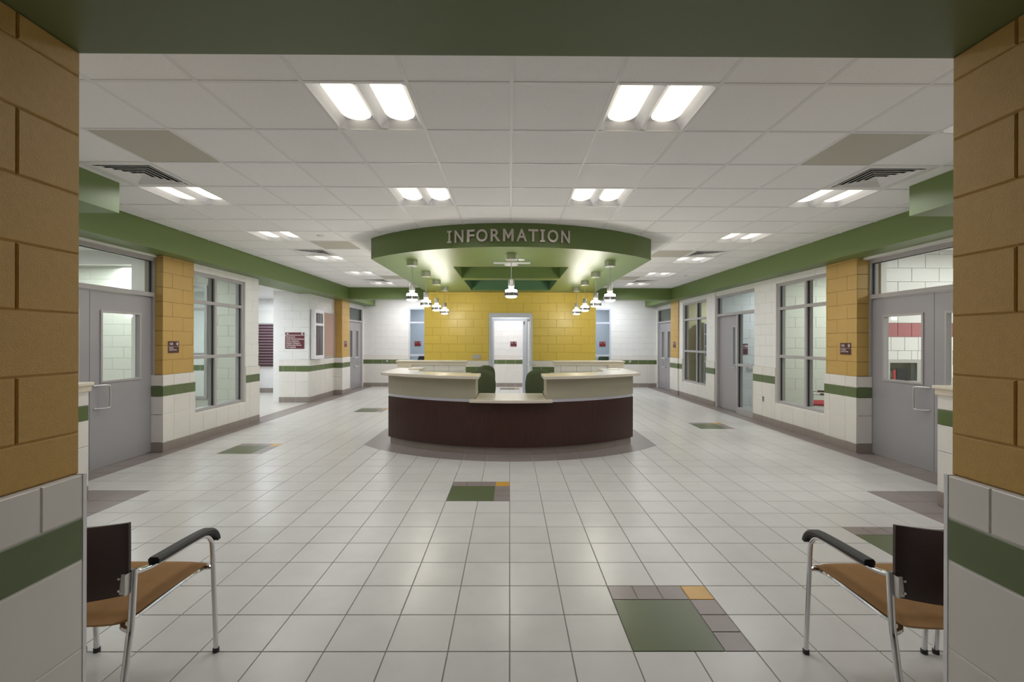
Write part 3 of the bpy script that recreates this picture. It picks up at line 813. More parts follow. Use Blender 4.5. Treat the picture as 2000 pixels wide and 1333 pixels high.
# office chairs
def make_office_chair(loc, rz, label):
    c = thing('office_chair', loc, label, 'chair', 'green office chairs behind the information desk')
    x, y, z = loc
    # backrest facing -Y
    n, mrows = 16, 14; v = []; f = []
    H0, H1 = .56, 1.075
    for layer in (0, 1):
        for r in range(mrows+1):
            t = r/mrows; hz = H0+(H1-H0)*t
            hw = .20+.035*math.sin(PI*min(1, t*1.1)) 
            if t > .78: hw *= math.sqrt(max(0.02, 1-((t-.78)/.23)**2.2))
            for k in range(n+1):
                s = -1+2*k/n
                edge = (1-abs(s)**4)*(1-abs(2*t-1)**8)
                yy = .18 + .03*t - .05*(1-s*s)*.4 + (0 if layer == 0 else .02) + (-.035 if layer == 0 else .03)*edge
                v.append((x+s*hw, y+yy, z+hz))
    L = (n+1)*(mrows+1)
    for r in range(mrows):
        for k in range(n):
            a = r*(n+1)+k
            f.append((a, a+1, a+n+2, a+n+1)); f.append((L+a, L+a+n+1, L+a+n+2, L+a+1))
    ring = [k for k in range(n+1)] + [r*(n+1)+n for r in range(1, mrows+1)] + [mrows*(n+1)+k for k in range(n-1, -1, -1)] + [r*(n+1) for r in range(mrows-1, 0, -1)]
    for i in range(len(ring)):
        a, b = ring[i], ring[(i+1) % len(ring)]
        f.append((a, L+a, L+b, b))
    obj('backrest', MB().add(v, f), CHAIR_G, c, True)
    se = MB()
    se.prism([(x+.24*math.copysign(abs(math.cos(a))**.5, math.cos(a)), y-.03+.23*math.copysign(abs(math.sin(a))**.5, math.sin(a))) for a in [2*PI*k/28 for k in range(28)]], z+.43, z+.51)
    obj('seat', se, CHAIR_G, c, bevel=.025)
    obj('back_bar', MB().tube(smooth_path([(x, y+.05, z+.42), (x, y+.2, z+.43), (x, y+.25, z+.5), (x, y+.235, z+.68)], 4), .012, 8, .03), BLACK, c, True)
    obj('gas_column', MB().lathe([(.03, .08), (.03, .28), (.018, .29), (.018, .43)], (x, y, z), 14), BLACK, c, True)
    for k in range(5):
        a = 2*PI*k/5+.3
        e = (x+.29*math.cos(a), y+.29*math.sin(a))
        lg = obj('base_arm', MB().tube([(x, y, z+.1), (x+.15*math.cos(a), y+.15*math.sin(a), z+.09), (e[0], e[1], z+.07)], .016, 8), BLACK, c, True)
        obj('caster', MB().lathe([(.02, -.02), (.028, -.012), (.028, .012), (.02, .02)], (e[0], e[1], z+.029), 12, 'X'), BLACK, lg, True)
    return c
oc = make_office_chair((-.485, 7.45, 0), 0, 'green office chair behind the desk, left of the low counter')
for (lx, ly, lab) in ((.475, 7.45, 'green office chair behind the desk, right of the low counter'), (-.56, 10.35, 'green office chair farther back, half hidden behind the left desk chair')):
    c = copy_tree(oc); c.location = (lx, ly, 0); c['label'] = lab
    if ly > 9: c.scale = (.9, .9, .92)

# ------------------------------------------------------------------ waiting chairs
def make_wait_chair(loc, seat_m, label, group, name='waiting_chair'):
    """faces +Y; loc is the floor point below the middle of the seat"""
    c = thing(name, loc, label, 'chair', group)
    x, y, z = loc
    HW = .295
    for s in (-1, 1):
        X = x+s*HW
        rear = smooth_path([(X, y-.33, z+.012), (X, y-.285, z+.22), (X, y-.255, z+.40), (X, y-.245, z+.46), (X, y-.232, z+.66)], 5)
        lg = obj('leg', MB().tube(rear, .0125, 10), CHROME, c, True)
        obj('foot_cap', MB().lathe([(.015, 0), (.015, .02)], (X, y-.332, z), 10), BLACK, lg, True)
        fro = smooth_path([(X, y+.268, z+.012), (X, y+.252, z+.30), (X, y+.238, z+.53), (X, y+.222, z+.58), (X, y+.180, z+.612), (X, y+.10, z+.621), (X, y-.10, z+.628), (X, y-.15, z+.630), (X, y-.205, z+.640), (X, y-.232, z+.648)], 5)
        lg = obj('leg', MB().tube(fro, .0115, 10), CHROME, c, True)
        obj('foot_cap', MB().lathe([(.015, 0), (.015, .02)], (X, y+.268, z), 10), BLACK, lg, True)
        pad = smooth_path([(X, y+.262, z+.565), (X, y+.250, z+.595), (X, y+.215, z+.624), (X, y+.17, z+.634), (X, y+.08, z+.640), (X, y-.06, z+.644), (X, y-.135, z+.646)], 5)
        m = MB(); n = len(pad); v = []
        for i, p in enumerate(pad):
            t = (pad[min(i+1, n-1)]-pad[max(i-1, 0)]).normalized(); nn = Vector((0, -t.z, t.y)); 
            if nn.z < 0: nn = -nn
            for (a, b) in ((-.022, -.013), (.022, -.013), (.024, .004), (.016, .013), (-.016, .013), (-.024, .004)):
                v.append(p+Vector((a, 0, 0))+nn*b)
        f = [(i*6+k, i*6+(k+1) % 6, (i+1)*6+(k+1) % 6, (i+1)*6+k)[::-1] for i in range(n-1) for k in range(6)] + [tuple(range(6)), tuple(range((n-1)*6, n*6))[::-1]]
        obj('armrest', m.add(v, f), BLACK, c, True, bevel=.002)
        xi = x+s*(HW-.055)
        rail = smooth_path([(X, y+.246, z+.432), (xi, y+.20, z+.430), (xi, y-.15, z+.430), (xi, y-.22, z+.431), (X, y-.252, z+.432)], 5)
        obj('seat_rail', MB().tube(rail, .010, 8), CHROME, c, True)
        br = bx('bracket', (X-s*.002, X-s*.006, y-.272, y-.238, z+.575, z+.655), STEEL, c)
        br2 = MB()
        br2.box(X-s*.006, X-s*.045, y-.264, y-.259, z+.575, z+.655)
        obj('bracket', br2, STEEL, c, bevel=.004)
        for zz in (.592, .638):
            obj('screw', MB().lathe([(.006, 0), (.005, -.004)], (X-s*.03, y-.264, z+zz), 10, 'Y'), CHROME, br)
    obj('cross_bar', MB().tube([(x-HW+.055, y-.12, z+.424), (x+HW-.055, y-.12, z+.424)], .009, 8), CHROME, c, True)
    obj('cross_bar', MB().tube([(x-HW+.055, y+.14, z+.424), (x+HW-.055, y+.14, z+.424)], .009, 8), CHROME, c, True)
    # seat: padded slab with rounded rims, swelling at the front
    n, mr = 16, 16; v = []; f = []
    for layer in (0, 1):
        for r in range(mr+1):
            t = r/mr; yy = -.255+.505*t
            for k in range(n+1):
                s = -1+2*k/n
                hw = .283-.012*(1-t)**2
                ed = (max(0, 1-abs(s)**7)*max(0, 1-abs(2*t-1)**9))**.55
                zz = .462 + .008*math.sin(PI*t) - .010*(1-s*s)*(1-t) + ((.022 if layer == 0 else -.034)*ed)
                if t > .85: zz -= .10*(t-.85)
                v.append((x+s*hw*(1-.04*abs(2*t-1)**6), y+yy, z+zz))
    L = (n+1)*(mr+1)
    for r in range(mr):
        for k in range(n):
            a = r*(n+1)+k
            f.append((a, a+1, a+n+2, a+n+1)); f.append((L+a, L+a+n+1, L+a+n+2, L+a+1))
    ring = [k for k in range(n+1)] + [r*(n+1)+n for r in range(1, mr+1)] + [mr*(n+1)+k for k in range(n-1, -1, -1)] + [r*(n+1) for r in range(mr-1, 0, -1)]
    for i in range(len(ring)):
        a, b = ring[i], ring[(i+1) % len(ring)]; f.append((b, L+b, L+a, a))
    obj('seat', MB().add(v, f), seat_m, c, True)
    # curved shell back
    n, mr = 20, 8; v = []; f = []
    for layer in (0, 1):
        for r in range(mr+1):
            t = r/mr
            for k in range(n+1):
                s = -1+2*k/n
                hw = .303 - .014*(1-t) - .006*t*t
                zz = .572+.278*t + .012*(1-s*s)*(-1 if t < .5 else -.6)
                yy = -.250 - .060*(1-s*s) - .008*(t-.3) + (.006 if layer else -.006)
                v.append((x+s*hw, y+yy, z+zz))
    L = (n+1)*(mr+1)
    for r in range(mr):
        for k in range(n):
            a = r*(n+1)+k
            f.append((a, a+1, a+n+2, a+n+1)); f.append((L+a, L+a+n+1, L+a+n+2, L+a+1))
    ring = [k for k in range(n+1)] + [r*(n+1)+n for r in range(1, mr+1)] + [mr*(n+1)+k for k in range(n-1, -1, -1)] + [r*(n+1) for r in range(mr-1, 0, -1)]
    for i in range(len(ring)):
        a, b = ring[i], ring[(i+1) % len(ring)]; f.append((b, L+b, L+a, a)[::-1])
    obj('backrest', MB().add(v, f), WOOD_D if seat_m is TAN else seat_m, c, True)
    return c
G = 'tan waiting chairs in a row against the front wall'
wc = make_wait_chair((-1.772, 2.022, 0), TAN, 'chrome framed chair with tan seat and dark back at the left edge', G)
for x, y, lab in ((1.752, 2.005, 'chrome framed chair with tan seat and dark back at the right edge'),
               (-2.43, 2.022, 'tan waiting chair mostly hidden beyond the left edge chair'),
               (2.40, 2.005, 'tan waiting chair mostly hidden beyond the right edge chair')):
    c = copy_tree(wc); c.location = (x, y, 0); c['label'] = lab
rc = make_wait_chair((0, 0, 0), RED, 'red seated chair with chrome frame behind the near right window', 'red chairs in the side room', 'side_chair')
rc.location = (5.62, 8.1, 0); rc.rotation_euler = (0, 0, -2.1)

# ------------------------------------------------------------------ ceiling fixtures
def make_troffer(loc, watts, label, group):
    t = thing('ceiling_light', loc, label, 'ceiling light', group)
    x, y, z = loc
    xs = [-.3, -.294, -.252, -.048, 0, .048, .252, .294, .3]; hx = [0, 0, .055, .055, .004, .055, .055, 0, 0]
    ys = [-.3, -.294, -.265, .265, .294, .3]; hy = [0, 0, .055, .055, 0, 0]
    v = [(x+a, y+b, z+min(p, q)) for b, q in zip(ys, hy) for a, p in zip(xs, hx)]
    nx = len(xs)
    f = [(r*nx+k, (r+1)*nx+k, (r+1)*nx+k+1, r*nx+k+1) for r in range(len(ys)-1) for k in range(nx-1)]
    obj('housing', MB().add(v, f), HOUS, t)
    for cx in (-.15, .15):
        n, mr = 10, 16; v = []; f = []
        for r in range(mr+1):
            tt = -1+2*r/mr
            for k in range(n+1):
                s = -1+2*k/n
                hl = .272
                hw = .100
                ryy = tt*hl
                cap = max(0, abs(ryy)-(hl-hw))
                ww = math.sqrt(max(.0004, hw*hw-cap*cap)) if cap > 0 else hw
                dz = .036*(1-s*s)*(1-abs(tt)**4)
                v.append((x+cx+s*ww, y+ryy, z+.054-dz))
        f = [(r*(n+1)+k, (r+1)*(n+1)+k, (r+1)*(n+1)+k+1, r*(n+1)+k+1) for r in range(mr) for k in range(n)]
        obj('lens', MB().add(v, f), LENS, t, True)
    if watts:
        lp_ = area_lamp('lamp', (0, 0, -.006), .5, watts, (.955, .96, 1.0), LSPREAD, t)
    return t
LSPREAD = 160
ORD = ['nearest', 'second', 'third', 'fourth', 'fifth', 'farthest']
GL = 'square two-lens ceiling lights of the hall'
tr = None
for (k, j) in LIGHTS:
    loc = (CX0+(k+.5)*CP, CY0+(j+.5)*CP, ZC+.004)
    side = 'left' if k < 0 else 'right'
    if abs(k+.5) > 3: lab = '%s two-lens ceiling light in the outer %s row' % (ORD[j//3], side)
    else: lab = '%s two-lens ceiling light in the inner %s row' % (['nearer', 'farther'][j//3], side)
    if tr is None: tr = make_troffer(loc, HALL_W, lab, GL); t_ = tr
    else: t_ = copy_tree(tr); t_.location = loc; t_['label'] = lab
    for ch in t_.children:
        if ch.type == 'LIGHT':
            ch.data = ch.data.copy(); ch.data.energy = HALL_W * {0: .62, 3: .82, 6: .9, 9: .88, 12: .88, 15: .88}[j]
al_t = copy_tree(tr); al_t.location = (-5.5, 9.75, 2.776); al_t['label'] = 'ceiling light in the low alcove on the left'
al_t.children[-1] if False else None

def make_vent(loc, label, group):
    t = thing('air_diffuser', loc, label, 'vent', group)
    x, y, z = loc
    fm = MB()
    o_, i_ = .3, .245
    for q in ((-o_, o_, -o_, -i_), (-o_, o_, i_, o_), (-o_, -i_, -i_, i_), (i_, o_, -i_, i_)):
        fm.box(x+q[0], x+q[1], y+q[2], y+q[3], z, z+.01)
    obj('vent_frame', fm.weld(), CEIL_M, t)
    bx('vent_throat', (x-.26, x+.26, y-.26, y+.26, z+.05, z+.055), BLACKH, t)  # black plate: the shade inside the duct is put into its colour
    r = .235
    for k in range(5):
        a, b = r-.043*k, r-.043*k-.030
        v = []
        for q, h in ((a, -.004), (a-.009, -.004), (b, .012)):
            v += [(x-q, y-q, z+h), (x+q, y-q, z+h), (x+q, y+q, z+h), (x-q, y+q, z+h)]
        f = [(o4+i, o4+(i+1) % 4, o4+4+(i+1) % 4, o4+4+i) for o4 in (0, 4) for i in range(4)]
        if k == 4:
            f.append((8, 9, 10, 11))
        obj('louver', MB().add(v, f), CEIL_M, t)
    return t
v0 = None
for (k, j) in VENTS:
    loc = (CX0+(k+.5)*CP, CY0+(j+.5)*CP, ZC)
    lab = '%s square louvred air diffuser in the %s half of the ceiling' % ({2: 'nearest', 8: 'middle', 14: 'farthest'}[j], 'left' if k < 0 else 'right')
    if v0 is None: v0 = make_vent(loc, lab, 'square ceiling air diffusers'); t_ = v0
    else: t_ = copy_tree(v0); t_.location = loc; t_['label'] = lab
for (k, j) in PANELS:
    loc = (CX0+(k+.5)*CP, CY0+(j+.5)*CP, ZC)
    h = .288
    o_ = obj('ceiling_panel', MB().box(loc[0]-h, loc[0]+h, loc[1]-h, loc[1]+h, ZC+.002, ZC+.012), PANEL_B, None, base=loc)
    tag(o_, '%s flat beige square panel set in the %s half of the ceiling' % ({1: 'nearest', 7: 'middle', 8: 'middle', 13: 'farthest'}[j], 'left' if k < 0 else 'right'), 'ceiling panel', 'flat beige ceiling panels')
for i, (px, py) in enumerate(((626, 462.6), (756, 534), (1340, 537))):
    d = 1.5*F_PX/(666.5-py); X = CAM.x+(px-995.5)*d/F_PX
    tag(obj('sprinkler_cover', MB().lathe([(.05, .004), (.05, -.006), (.03, -.014)], (X, d, ZC), 14), CEIL_M, None, True, base=(X, d, ZC)),
        ['small round sprinkler cover in the ceiling, left and nearest', 'small round sprinkler cover in the ceiling beside the soffit on the left', 'small round sprinkler cover in the ceiling beside the soffit on the right'][i], 'sprinkler', 'round ceiling sprinkler covers')

# ------------------------------------------------------------------ signs and wall fittings
def room_sign(orient, c, w_, h_, num, l1, l2, label, m=MAROON_D):
    """c is the middle of the sign on the wall plane"""
    U, V, N = (Vector(a) for a in AX[orient])
    if U.cross(V).dot(N) < 0: U = -U
    c = Vector(c)
    t = thing('room_sign', c, label, 'sign', 'small maroon room signs')
    def plate(u0, u1, v0, v1, h, mm, nm):
        p = [c+U*u0+V*v0, c+U*u1+V*v1+N*h]
        return obj(nm, MB().box(p[0].x, p[1].x, p[0].y, p[1].y, p[0].z, p[1].z), mm, t)
    plate(-w_/2, w_/2, -h_/2, h_/2, .006, ALU, 'backplate')
    for (a, b) in ((.06*h_, h_/2), (-h_/2, .03*h_)):
        p0 = c+U*(-w_/2)+V*a+N*.006; p1 = c+U*(w_/2)+V*b+N*.010
        obj('sign_plate', MB().box(p0.x, p1.x, p0.y, p1.y, p0.z, p1.z), m, t)
    text(t, num, h_*.30, SIGN_W, c+U*(-w_*.44)+V*(h_*.17)+N*.0108, orient, .0006, name='room_number')
    paw(t, orient, c+U*(w_*.34)+V*(h_*.27)+N*.0103, h_*.26, SIGN_W)
    if l1: text(t, l1, h_*.17, SIGN_W, c+U*(-w_*.44)+V*(-h_*.14)+N*.0108, orient, .0006)
    if l2: text(t, l2, h_*.17, SIGN_W, c+U*(-w_*.44)+V*(-h_*.31)+N*.0108, orient, .0006)
    return t
PF = PXX-.005
room_sign('+X', (-PF, 6.56, 1.452), .205, .165, '108', 'FELINE', 'ADOPTION', 'maroon room sign 108 on the near left yellow pillar')
room_sign('-X', (PF, 6.57, 1.452), .205, .165, '100', 'CANINE', 'ADOPTION', 'maroon room sign 100 on the near right yellow pillar')
room_sign('+X', (-PF, 13.42, 1.452), .205, .17, '107', '', '', 'maroon room sign on the far left yellow pillar', MAROON)
room_sign('-X', (PF, 13.42, 1.452), .205, .17, '101', '', '', 'maroon room sign on the far right yellow pillar', MAROON)
room_sign('-Y', (.11, BY-.005, 1.45), .21, .165, '104', '', '', 'maroon room sign on the back wall seen through the open doorway', MAROON)
# directory sign
ds = thing('directory_sign', (-5.39, 11.495, 1.55), 'large maroon directory sign with six white lines and an arrow', 'sign')
bx('sign_plate', (-5.625, -5.155, 11.483, 11.495, 1.345, 1.675), MAROON, ds)
bx('sign_header', (-5.625, -5.155, 11.483, 11.495, 1.688, 1.75), MAROON, ds)
bx('divider_strip', (-5.625, -5.155, 11.484, 11.495, 1.675, 1.688), SIGN_W, ds)
for i, s in enumerate(('Restrooms', 'Small Animal Adoption', 'Avian Adoption', 'Reptile Adoption', 'Community Room', 'Pet Supplies')):
    text(ds, s, .050, SIGN_W, (-5.598, 11.482, 1.622-.0505*i), '-Y', .0006, shear_bold=.0006)
ar = MB().box(-5.58, -5.53, 11.4815, 11.483, 1.714, 1.724); ar.add([(-5.595, 11.4815, 1.719), (-5.565, 11.4815, 1.742), (-5.565, 11.4815, 1.728), (-5.578, 11.4815, 1.719), (-5.565, 11.4815, 1.710), (-5.565, 11.4815, 1.696)], [(0, 3, 2, 1), (0, 5, 4, 3)])
obj('arrow', ar, SIGN_W, ds)
paw(ds, '-Y', (-5.205, 11.483, 1.72), .055, SIGN_W)
# display case
XD = -5.0165
dc = thing('display_case', (XD, 11.95, 1.08), 'white wall display case with glazed door left of the cork board', 'display case')
cy0, cy1, cz0, cz1 = 11.56, 12.14, 1.08, 2.34
cb = MB()
for q in ((cy0, cy0+.03, cz0, cz1), (cy1-.03, cy1, cz0, cz1), (cy0+.03, cy1-.03, cz0, cz0+.03), (cy0+.03, cy1-.03, cz1-.03, cz1)): cb.box(XD, XD+.08, *q)
obj('case_body', cb.weld(), WHITE_M, dc)
bx('case_back', (XD, XD+.01, cy0+.03, cy1-.03, cz0+.03, cz1-.03), CORK, dc)
fm = MB()
for q in ((cy0, cy0+.07, cz0, cz1), (cy1-.07, cy1, cz0, cz1), (cy0+.07, cy1-.07, cz0, cz0+.09), (cy0+.07, cy1-.07, cz1-.09, cz1), (cy0+.07, cy1-.07, 1.93, 1.99)): fm.box(XD+.08, XD+.10, *q)
dd = obj('case_door', fm.weld(), WHITE_M, dc, bevel=.004)
bx('case_pane', (XD+.086, XD+.091, cy0+.07, cy1-.07, cz0+.09, cz1-.09), GLASS_C, dd)
obj('case_lock', MB().lathe([(.012, 0), (.01, .012)], (XD+.10, cy0+.03, 1.66), 12, 'X'), STEEL, dd)
ckb = thing('cork_board', (XD, 12.65, 1.09), 'tan cork board in a thin metal frame beside the far left pillar', 'notice board')
bx('cork_panel', (XD, XD+.012, 12.20, 13.10, 1.11, 2.30), CORK, ckb)
fm = MB()
for q in ((12.18, 12.20, 1.09, 2.32), (13.10, 13.12, 1.09, 2.32), (12.20, 13.10, 1.09, 1.11), (12.20, 13.10, 2.30, 2.32)): fm.box(XD, XD+.02, *q)
obj('board_frame', fm.weld(), ALU, ckb)
# slat wall
sw = thing('slat_wall', (-7.4, 13.66, .78), 'dark maroon slatted display panel at the back of the left alcove', 'slat wall')
bx('back_panel', (-8.6, -6.2, 13.66, 13.685, .78, 2.04), CREAM, sw)
for k in range(15):
    z0 = .78+.084*k
    bx('slat', (-8.6, -6.2, 13.64, 13.66, z0, z0+.066), SLAT, sw)
    bx('groove_insert', (-8.6, -6.2, 13.652, 13.66, z0+.0665, z0+.0835), ALU, sw)
ub = tag(obj('upper_panel', MB().box(-8.6, -6.2, 13.665, 13.685, 2.06, 2.44), SAGEW, None, base=(-7.4, 13.67, 2.06)), 'pale blank panel above the maroon slat panel', 'panel')
# small wall fittings
sp = thing('switch_plate', (-.83, 11.285, 1.155), 'four-gang metal switch plate on the yellow wall left of the doorway', 'switch')
bx('plate', (-.935, -.725, 11.282, 11.288, 1.10, 1.215), STEEL, sp)
for k in range(4): bx('toggle', (-.912+.046*k, -.902+.046*k, 11.268, 11.282, 1.145, 1.17), WHITE_M, sp)
ol = thing('outlet', (4.828, 8.74, .45), 'metal outlet plate low on the right wall between window and door', 'outlet')
bx('plate', (4.824, 4.828, 8.705, 8.775, .392, .51), STEEL, ol)
for zz in (.42, .465): bx('socket', (4.822, 4.824, 8.722, 8.758, zz, zz+.03), BLACK, ol)
for sx, nm in ((-1, 'left'), (1, 'right')):
    X = -4.15 if sx < 0 else 4.06
    tag(obj('wall_bumper', MB().lathe([(.038, 0), (.042, -.012), (.028, -.032)], (X, BY-.022, .86), 16, 'Y'), STEEL, None, True, base=(X, BY-.03, .86)), 'small round metal door stop on the green band of the back wall, %s' % nm, 'door stop', 'round door stops on the back wall')

# ------------------------------------------------------------------ side rooms behind the glass
def shell(name, b, m, label): return tag(bx(name, b, m), label, 'wall', kind='structure')
# right, behind the near doors: white block wall with a rose band and a recessed cabinet
rw = obj('wall_vestibule', core('-Y', 6.75, .15, 5.3, 9.1, 0, 2.9, [(5.52, 6.0, .95, 1.275)]), WHITE_B); tag(rw, 'white block wall with a rose band seen through the near right doors', 'wall', kind='structure')
field(rw, 'block', '-Y', 6.75, (5.3, 9.1, 0, 1.625), .2032, .2032, 5.3, 0, .005, .012, WHITE_B, True, [(5.52, 6.0, .95, 1.275)])
field(rw, 'rose_block', '-Y', 6.75, (5.3, 9.1, 1.625, 1.83), .2032, .205, 5.3, 1.625, .005, .012, REDB)
field(rw, 'block', '-Y', 6.75, (5.3, 9.1, 1.83, 2.9), .4064, .2032, 5.3, 1.83, .005, .012, WHITE_B, True)
bx('wall_return', (5.22, 5.30, 6.45, 6.9, 0, 2.9), WHITE_B, rw)
fc = thing('extinguisher_cabinet', (5.76, 6.73, .95), 'steel wall cabinet seen through the pane of the near right door', 'cabinet')
fm = MB()
for q in ((5.50, 5.56, .93, 1.295), (5.96, 6.02, .93, 1.295), (5.56, 5.96, .93, .98), (5.56, 5.96, 1.245, 1.295)): fm.box(q[0], q[1], 6.70, 6.738, q[2], q[3])
obj('cabinet_frame', fm.weld(), STEEL, fc)
bx('cabinet_back', (5.53, 5.99, 6.84, 6.85, .96, 1.265), SAGE, fc)
bx('cabinet_pane', (5.56, 5.96, 6.72, 6.724, .98, 1.245), GLASS, fc)
bx('dark_window', (5.66, 5.83, 6.708, 6.716, .98, 1.17), BLACK, fc)
bx('red_label', (5.615, 5.645, 6.708, 6.716, 1.0, 1.14), RED_P, fc)
shell('wall_right_outer', (8.9, 9.1, 3.0, 19, 0, 2.9), WHITE_B, 'outer wall of the side rooms on the right')
wo = shell('wall_office_right', (5.0, 9.0, 9.02, 9.10, 0, 2.9), SAGEW, 'pale wall of the room behind the near right window')
field(wo, 'block', '-Y', 9.02, (5.0, 7.6, 0, 2.9), .4064, .2032, 5.0, 0, .004, .006, SAGEW, True)
wo = shell('wall_passage_right', (5.0, 7.2, 11.12, 11.22, 0, 2.9), WHITE_B, 'white wall seen through the sidelight of the right single door')
field(wo, 'block', '-Y', 11.12, (5.02, 7.2, 0, 2.9), .4064, .2032, 5.0, 0, .004, .006, WHITE_B, True)
room_sign('-Y', (5.68, 11.11, 1.37), .16, .26, '102', '', '', 'maroon sign on the passage wall behind the sidelight', MAROON)
th = thing('thermostat', (5.83, 11.11, .98), 'small white wall box behind the sidelight of the right single door', 'wall box')
bx('case', (5.76, 5.90, 11.06, 11.112, .90, 1.02), WHITE_M, th)
bx('display', (5.79, 5.87, 11.055, 11.06, .96, 1.0), BLACK, th)
shell('wall_break_room', (5.0, 9.0, 13.86, 13.92, 0, 2.9), YELLOWR, 'pale yellow wall of the room behind the far right window')
sh = thing('shelf_unit', (5.95, 13.9, 0), 'gray shelf unit in the room behind the far right window', 'shelf')
for xx in (5.62, 6.4): bx('shelf_side', (xx, xx+.03, 13.3, 13.8, 0, 2.1), GRAY_F, sh)
bx('shelf_back', (5.65, 6.4, 13.77, 13.8, 0, 2.1), GREYW, sh)
for zz in (.35, .95, 1.40, 1.75, 2.07): bx('shelf_board', (5.65, 6.4, 13.3, 13.77, zz, zz+.03), WHITE_M, sh)
bc = tag(obj('box', MB().box(5.68, 5.9, 13.35, 13.65, .981, 1.12), CREAM, None, base=(5.8, 13.5, .981), bevel=.01), 'cream box on the gray shelf unit behind the far right window', 'box')
# left rooms
lv_ = obj('wall_vestibule_left', core('-Y', 7.0, .12, -9.0, -5.2, 0, 2.9, [(-9.0, -5.77, 0, 2.70)]), WHITE_B); tag(lv_, 'white wall with an opening seen through the near left doors', 'wall', kind='structure')
lb_ = shell('wall_store_left', (-9.0, -6.25, 8.30, 8.38, 0, 2.9), SAGEW, 'pale block wall deep behind the near left doors')
field(lb_, 'block', '-Y', 8.30, (-9.0, -6.25, 0, 2.9), .4064, .2032, -9.0, 0, .006, .006, SAGEW, True)
shell('wall_left_outer', (-9.1, -8.9, 3.0, 19, 0, 2.9), WHITE_B, 'outer wall of the side rooms on the left')
lp = obj('wall_office_left', core('-Y', 8.82, .08, -8.9, -4.9, 0, 2.9, [(-8.2, -5.80, .43, 2.6)]), SAGEW); tag(lp, 'pale partition behind the left window with an inner opening', 'wall', kind='structure')
field(lp, 'block', '-Y', 8.82, (-8.9, -5.02, 0, 2.9), .4064, .2032, -5.0, 0, .004, .006, SAGEW, True, [(-8.2, -5.80, .43, 2.6)])
iw = thing('window_6', (-7.0, 8.82, .43), 'inner window in the partition behind the left window', 'window', kind='structure')
fm = MB()
for q in ((-8.2, -8.15, .43, 2.6), (-5.85, -5.80, .43, 2.6), (-8.15, -5.85, .43, .48), (-8.15, -5.85, 2.55, 2.6)): fm.box(q[0], q[1], 8.78, 8.9, q[2], q[3])
obj('window_frame', fm.weld(), GRAY_F, iw)
bx('mullion', (-6.95, -6.90, 8.78, 8.9, .48, 2.55), GRAY_F, iw)
for a, b in ((-8.15, -6.95), (-6.90, -5.85)):
    bx('transom_bar', (a, b, 8.78, 8.9, 2.12, 2.17), GRAY_F, iw); bx('transom_bar', (a, b, 8.78, 8.9, 1.26, 1.31), GRAY_F, iw)
    for z0, z1 in ((.48, 1.26), (1.31, 2.12), (2.17, 2.55)): bx('pane', (a, b, 8.85, 8.856, z0, z1), GLASS, iw)
wall_seg('wall_corridor_left', '-Y', 11.8, .1, -8.9, -7.2, 2.78, WHITE_B, label='tiled corridor wall seen through the left window')
# behind the back windows
shell('wall_rear_office', (-5.0, 5.0, 18.0, 18.1, 0, 3.0), GREYW, 'blue-gray wall of the offices behind the back windows')
for x in (-3.62, 3.62):
    room_sign('-Y', (x, 17.99, 1.44), .24, .185, '105' if x < 0 else '103', '', '', 'maroon room sign behind the back window on the %s' % ('left' if x < 0 else 'right'), mat('red_sign', rgb(150, 28, 40), .4))
mo = thing('monitor', (-3.1, 16.1, .7), 'dark computer monitor standing behind the left back window', 'monitor')
obj('screen', MB().add([(-3.33, 16.1, .70), (-2.93, 16.1, .70), (-2.88, 16.12, 1.02), (-3.20, 16.12, 1.02), (-3.33, 16.14, .70), (-2.93, 16.14, .70), (-2.88, 16.16, 1.02), (-3.20, 16.16, 1.02)], [(0, 1, 2, 3), (7, 6, 5, 4), (0, 4, 5, 1), (1, 5, 6, 2), (2, 6, 7, 3), (3, 7, 4, 0)]), BLACK, mo)
bx('monitor_stand', (-3.15, -3.05, 16.12, 16.2, .56, .74), BLACK, mo)
bx('monitor_base', (-3.25, -2.95, 16.05, 16.3, .55, .56), BLACK, mo)
dsk = thing('rear_desk', (-3.0, 16.2, 0), 'plain desk under the monitor behind the left back window', 'desk')
bx('desk_top', (-3.9, -2.2, 15.9, 16.6, .51, .55), SAGE, dsk)
for xx in (-3.88, -2.24): bx('desk_leg', (xx, xx+.04, 15.92, 16.58, 0, .51), SAGE, dsk)
c = copy_tree(oc); c.location = (3.36, 16.1, .0); c['label'] = 'green office chair in the office behind the right back window'; c['group'] = 'green office chairs in the back offices'
for ch in c.children: pass

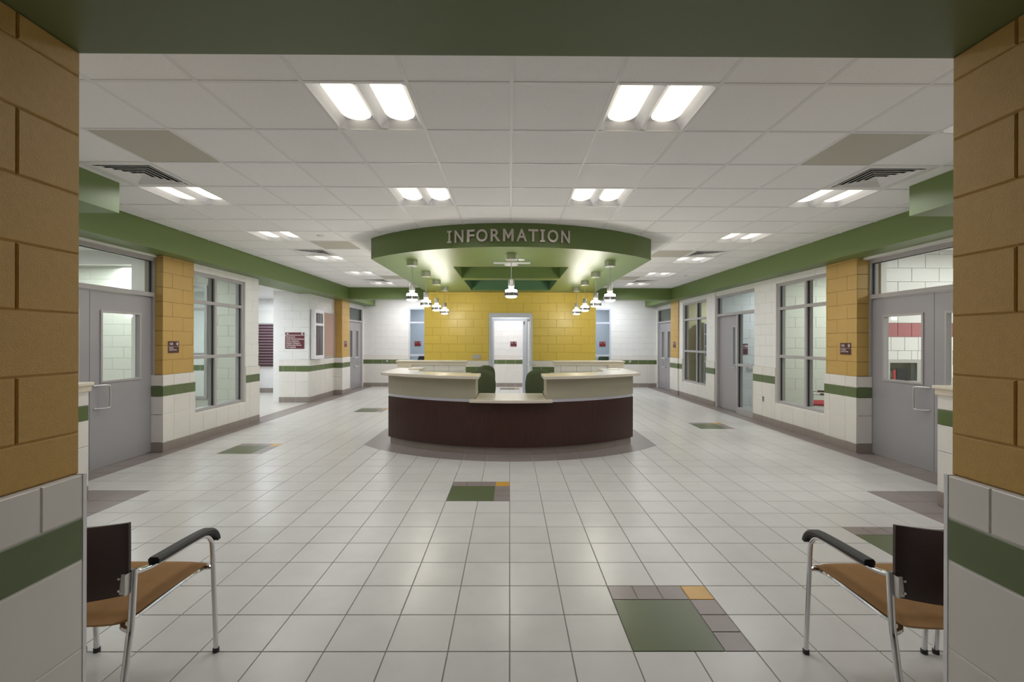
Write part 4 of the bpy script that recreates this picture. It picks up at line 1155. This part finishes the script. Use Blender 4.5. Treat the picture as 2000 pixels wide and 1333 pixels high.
# ceilings of side rooms
for nm, b in (('ceiling_right_rooms', (5.3, 9.1, 3, 19, 2.9, 3.0)), ('ceiling_left_rooms', (-9.1, -5.3, 3, 8.8, 2.9, 3.0)), ('ceiling_left_rear', (-9.1, -5.3, 13.9, 19, 2.9, 3.0)), ('ceiling_rear', (-5.3, 5.3, 15.7, 19, 3.0, 3.1))):
    tag(bx(nm, b, WHITE_B), 'plain ceiling of the rooms beyond the hall, %s' % nm.replace('ceiling_', '').replace('_', ' '), 'ceiling', kind='structure')
shell('wall_right_front', (5.05, 9.1, 2.9, 3.0, 0, 2.9), WHITE_B, 'front wall of the side rooms on the right')
shell('wall_left_front', (-9.1, -5.05, 2.9, 3.0, 0, 2.9), WHITE_B, 'front wall of the side rooms on the left')
shell('wall_rear_outer', (-9.1, 9.1, 19.0, 19.1, 0, 3.1), WHITE_B, 'outermost rear wall')

# room lamps (ceiling lights of rooms whose fittings are out of sight)
COOL = (.86, .92, 1.0)
for (x, y, z, s, wt, col) in ((7.0, 5.2, 2.85, .8, 72, (1, .98, .95)), (6.6, 7.9, 2.85, .8, 38, (.97, 1, .95)), (6.6, 10.2, 2.85, .6, 26, COOL), (6.6, 12.8, 2.85, .6, 24, (.97, 1, .93)),
                              (-7.0, 5.5, 2.85, .8, 36, (.98, 1, 1)), (-7.6, 7.6, 2.85, .5, 7, (.94, 1, .97)), (-6.6, 7.9, 2.85, .8, 35, (.94, 1, .97)), (-7.0, 10.2, 2.74, .6, 58, COOL), (-6.9, 12.6, 2.74, .6, 30, COOL),
                              (0, 12.4, 2.73, .5, 24, COOL), (0, 14.6, 3.0, .6, 30, (1, .97, .98)), (-3.3, 14.4, 3.0, .6, 36, (.98, .98, 1)), (3.3, 14.4, 3.0, .6, 36, (.90, .95, 1)),
                              (-3.0, 16.9, 2.95, .7, 30, COOL), (3.0, 16.9, 2.95, .7, 30, COOL), (6.6, 15.8, 2.85, .7, 26, COOL), (-6.6, 15.8, 2.85, .7, 26, COOL)):
    area_lamp('room_lamp', (x, y, z), s, wt*ROOM_W, col)
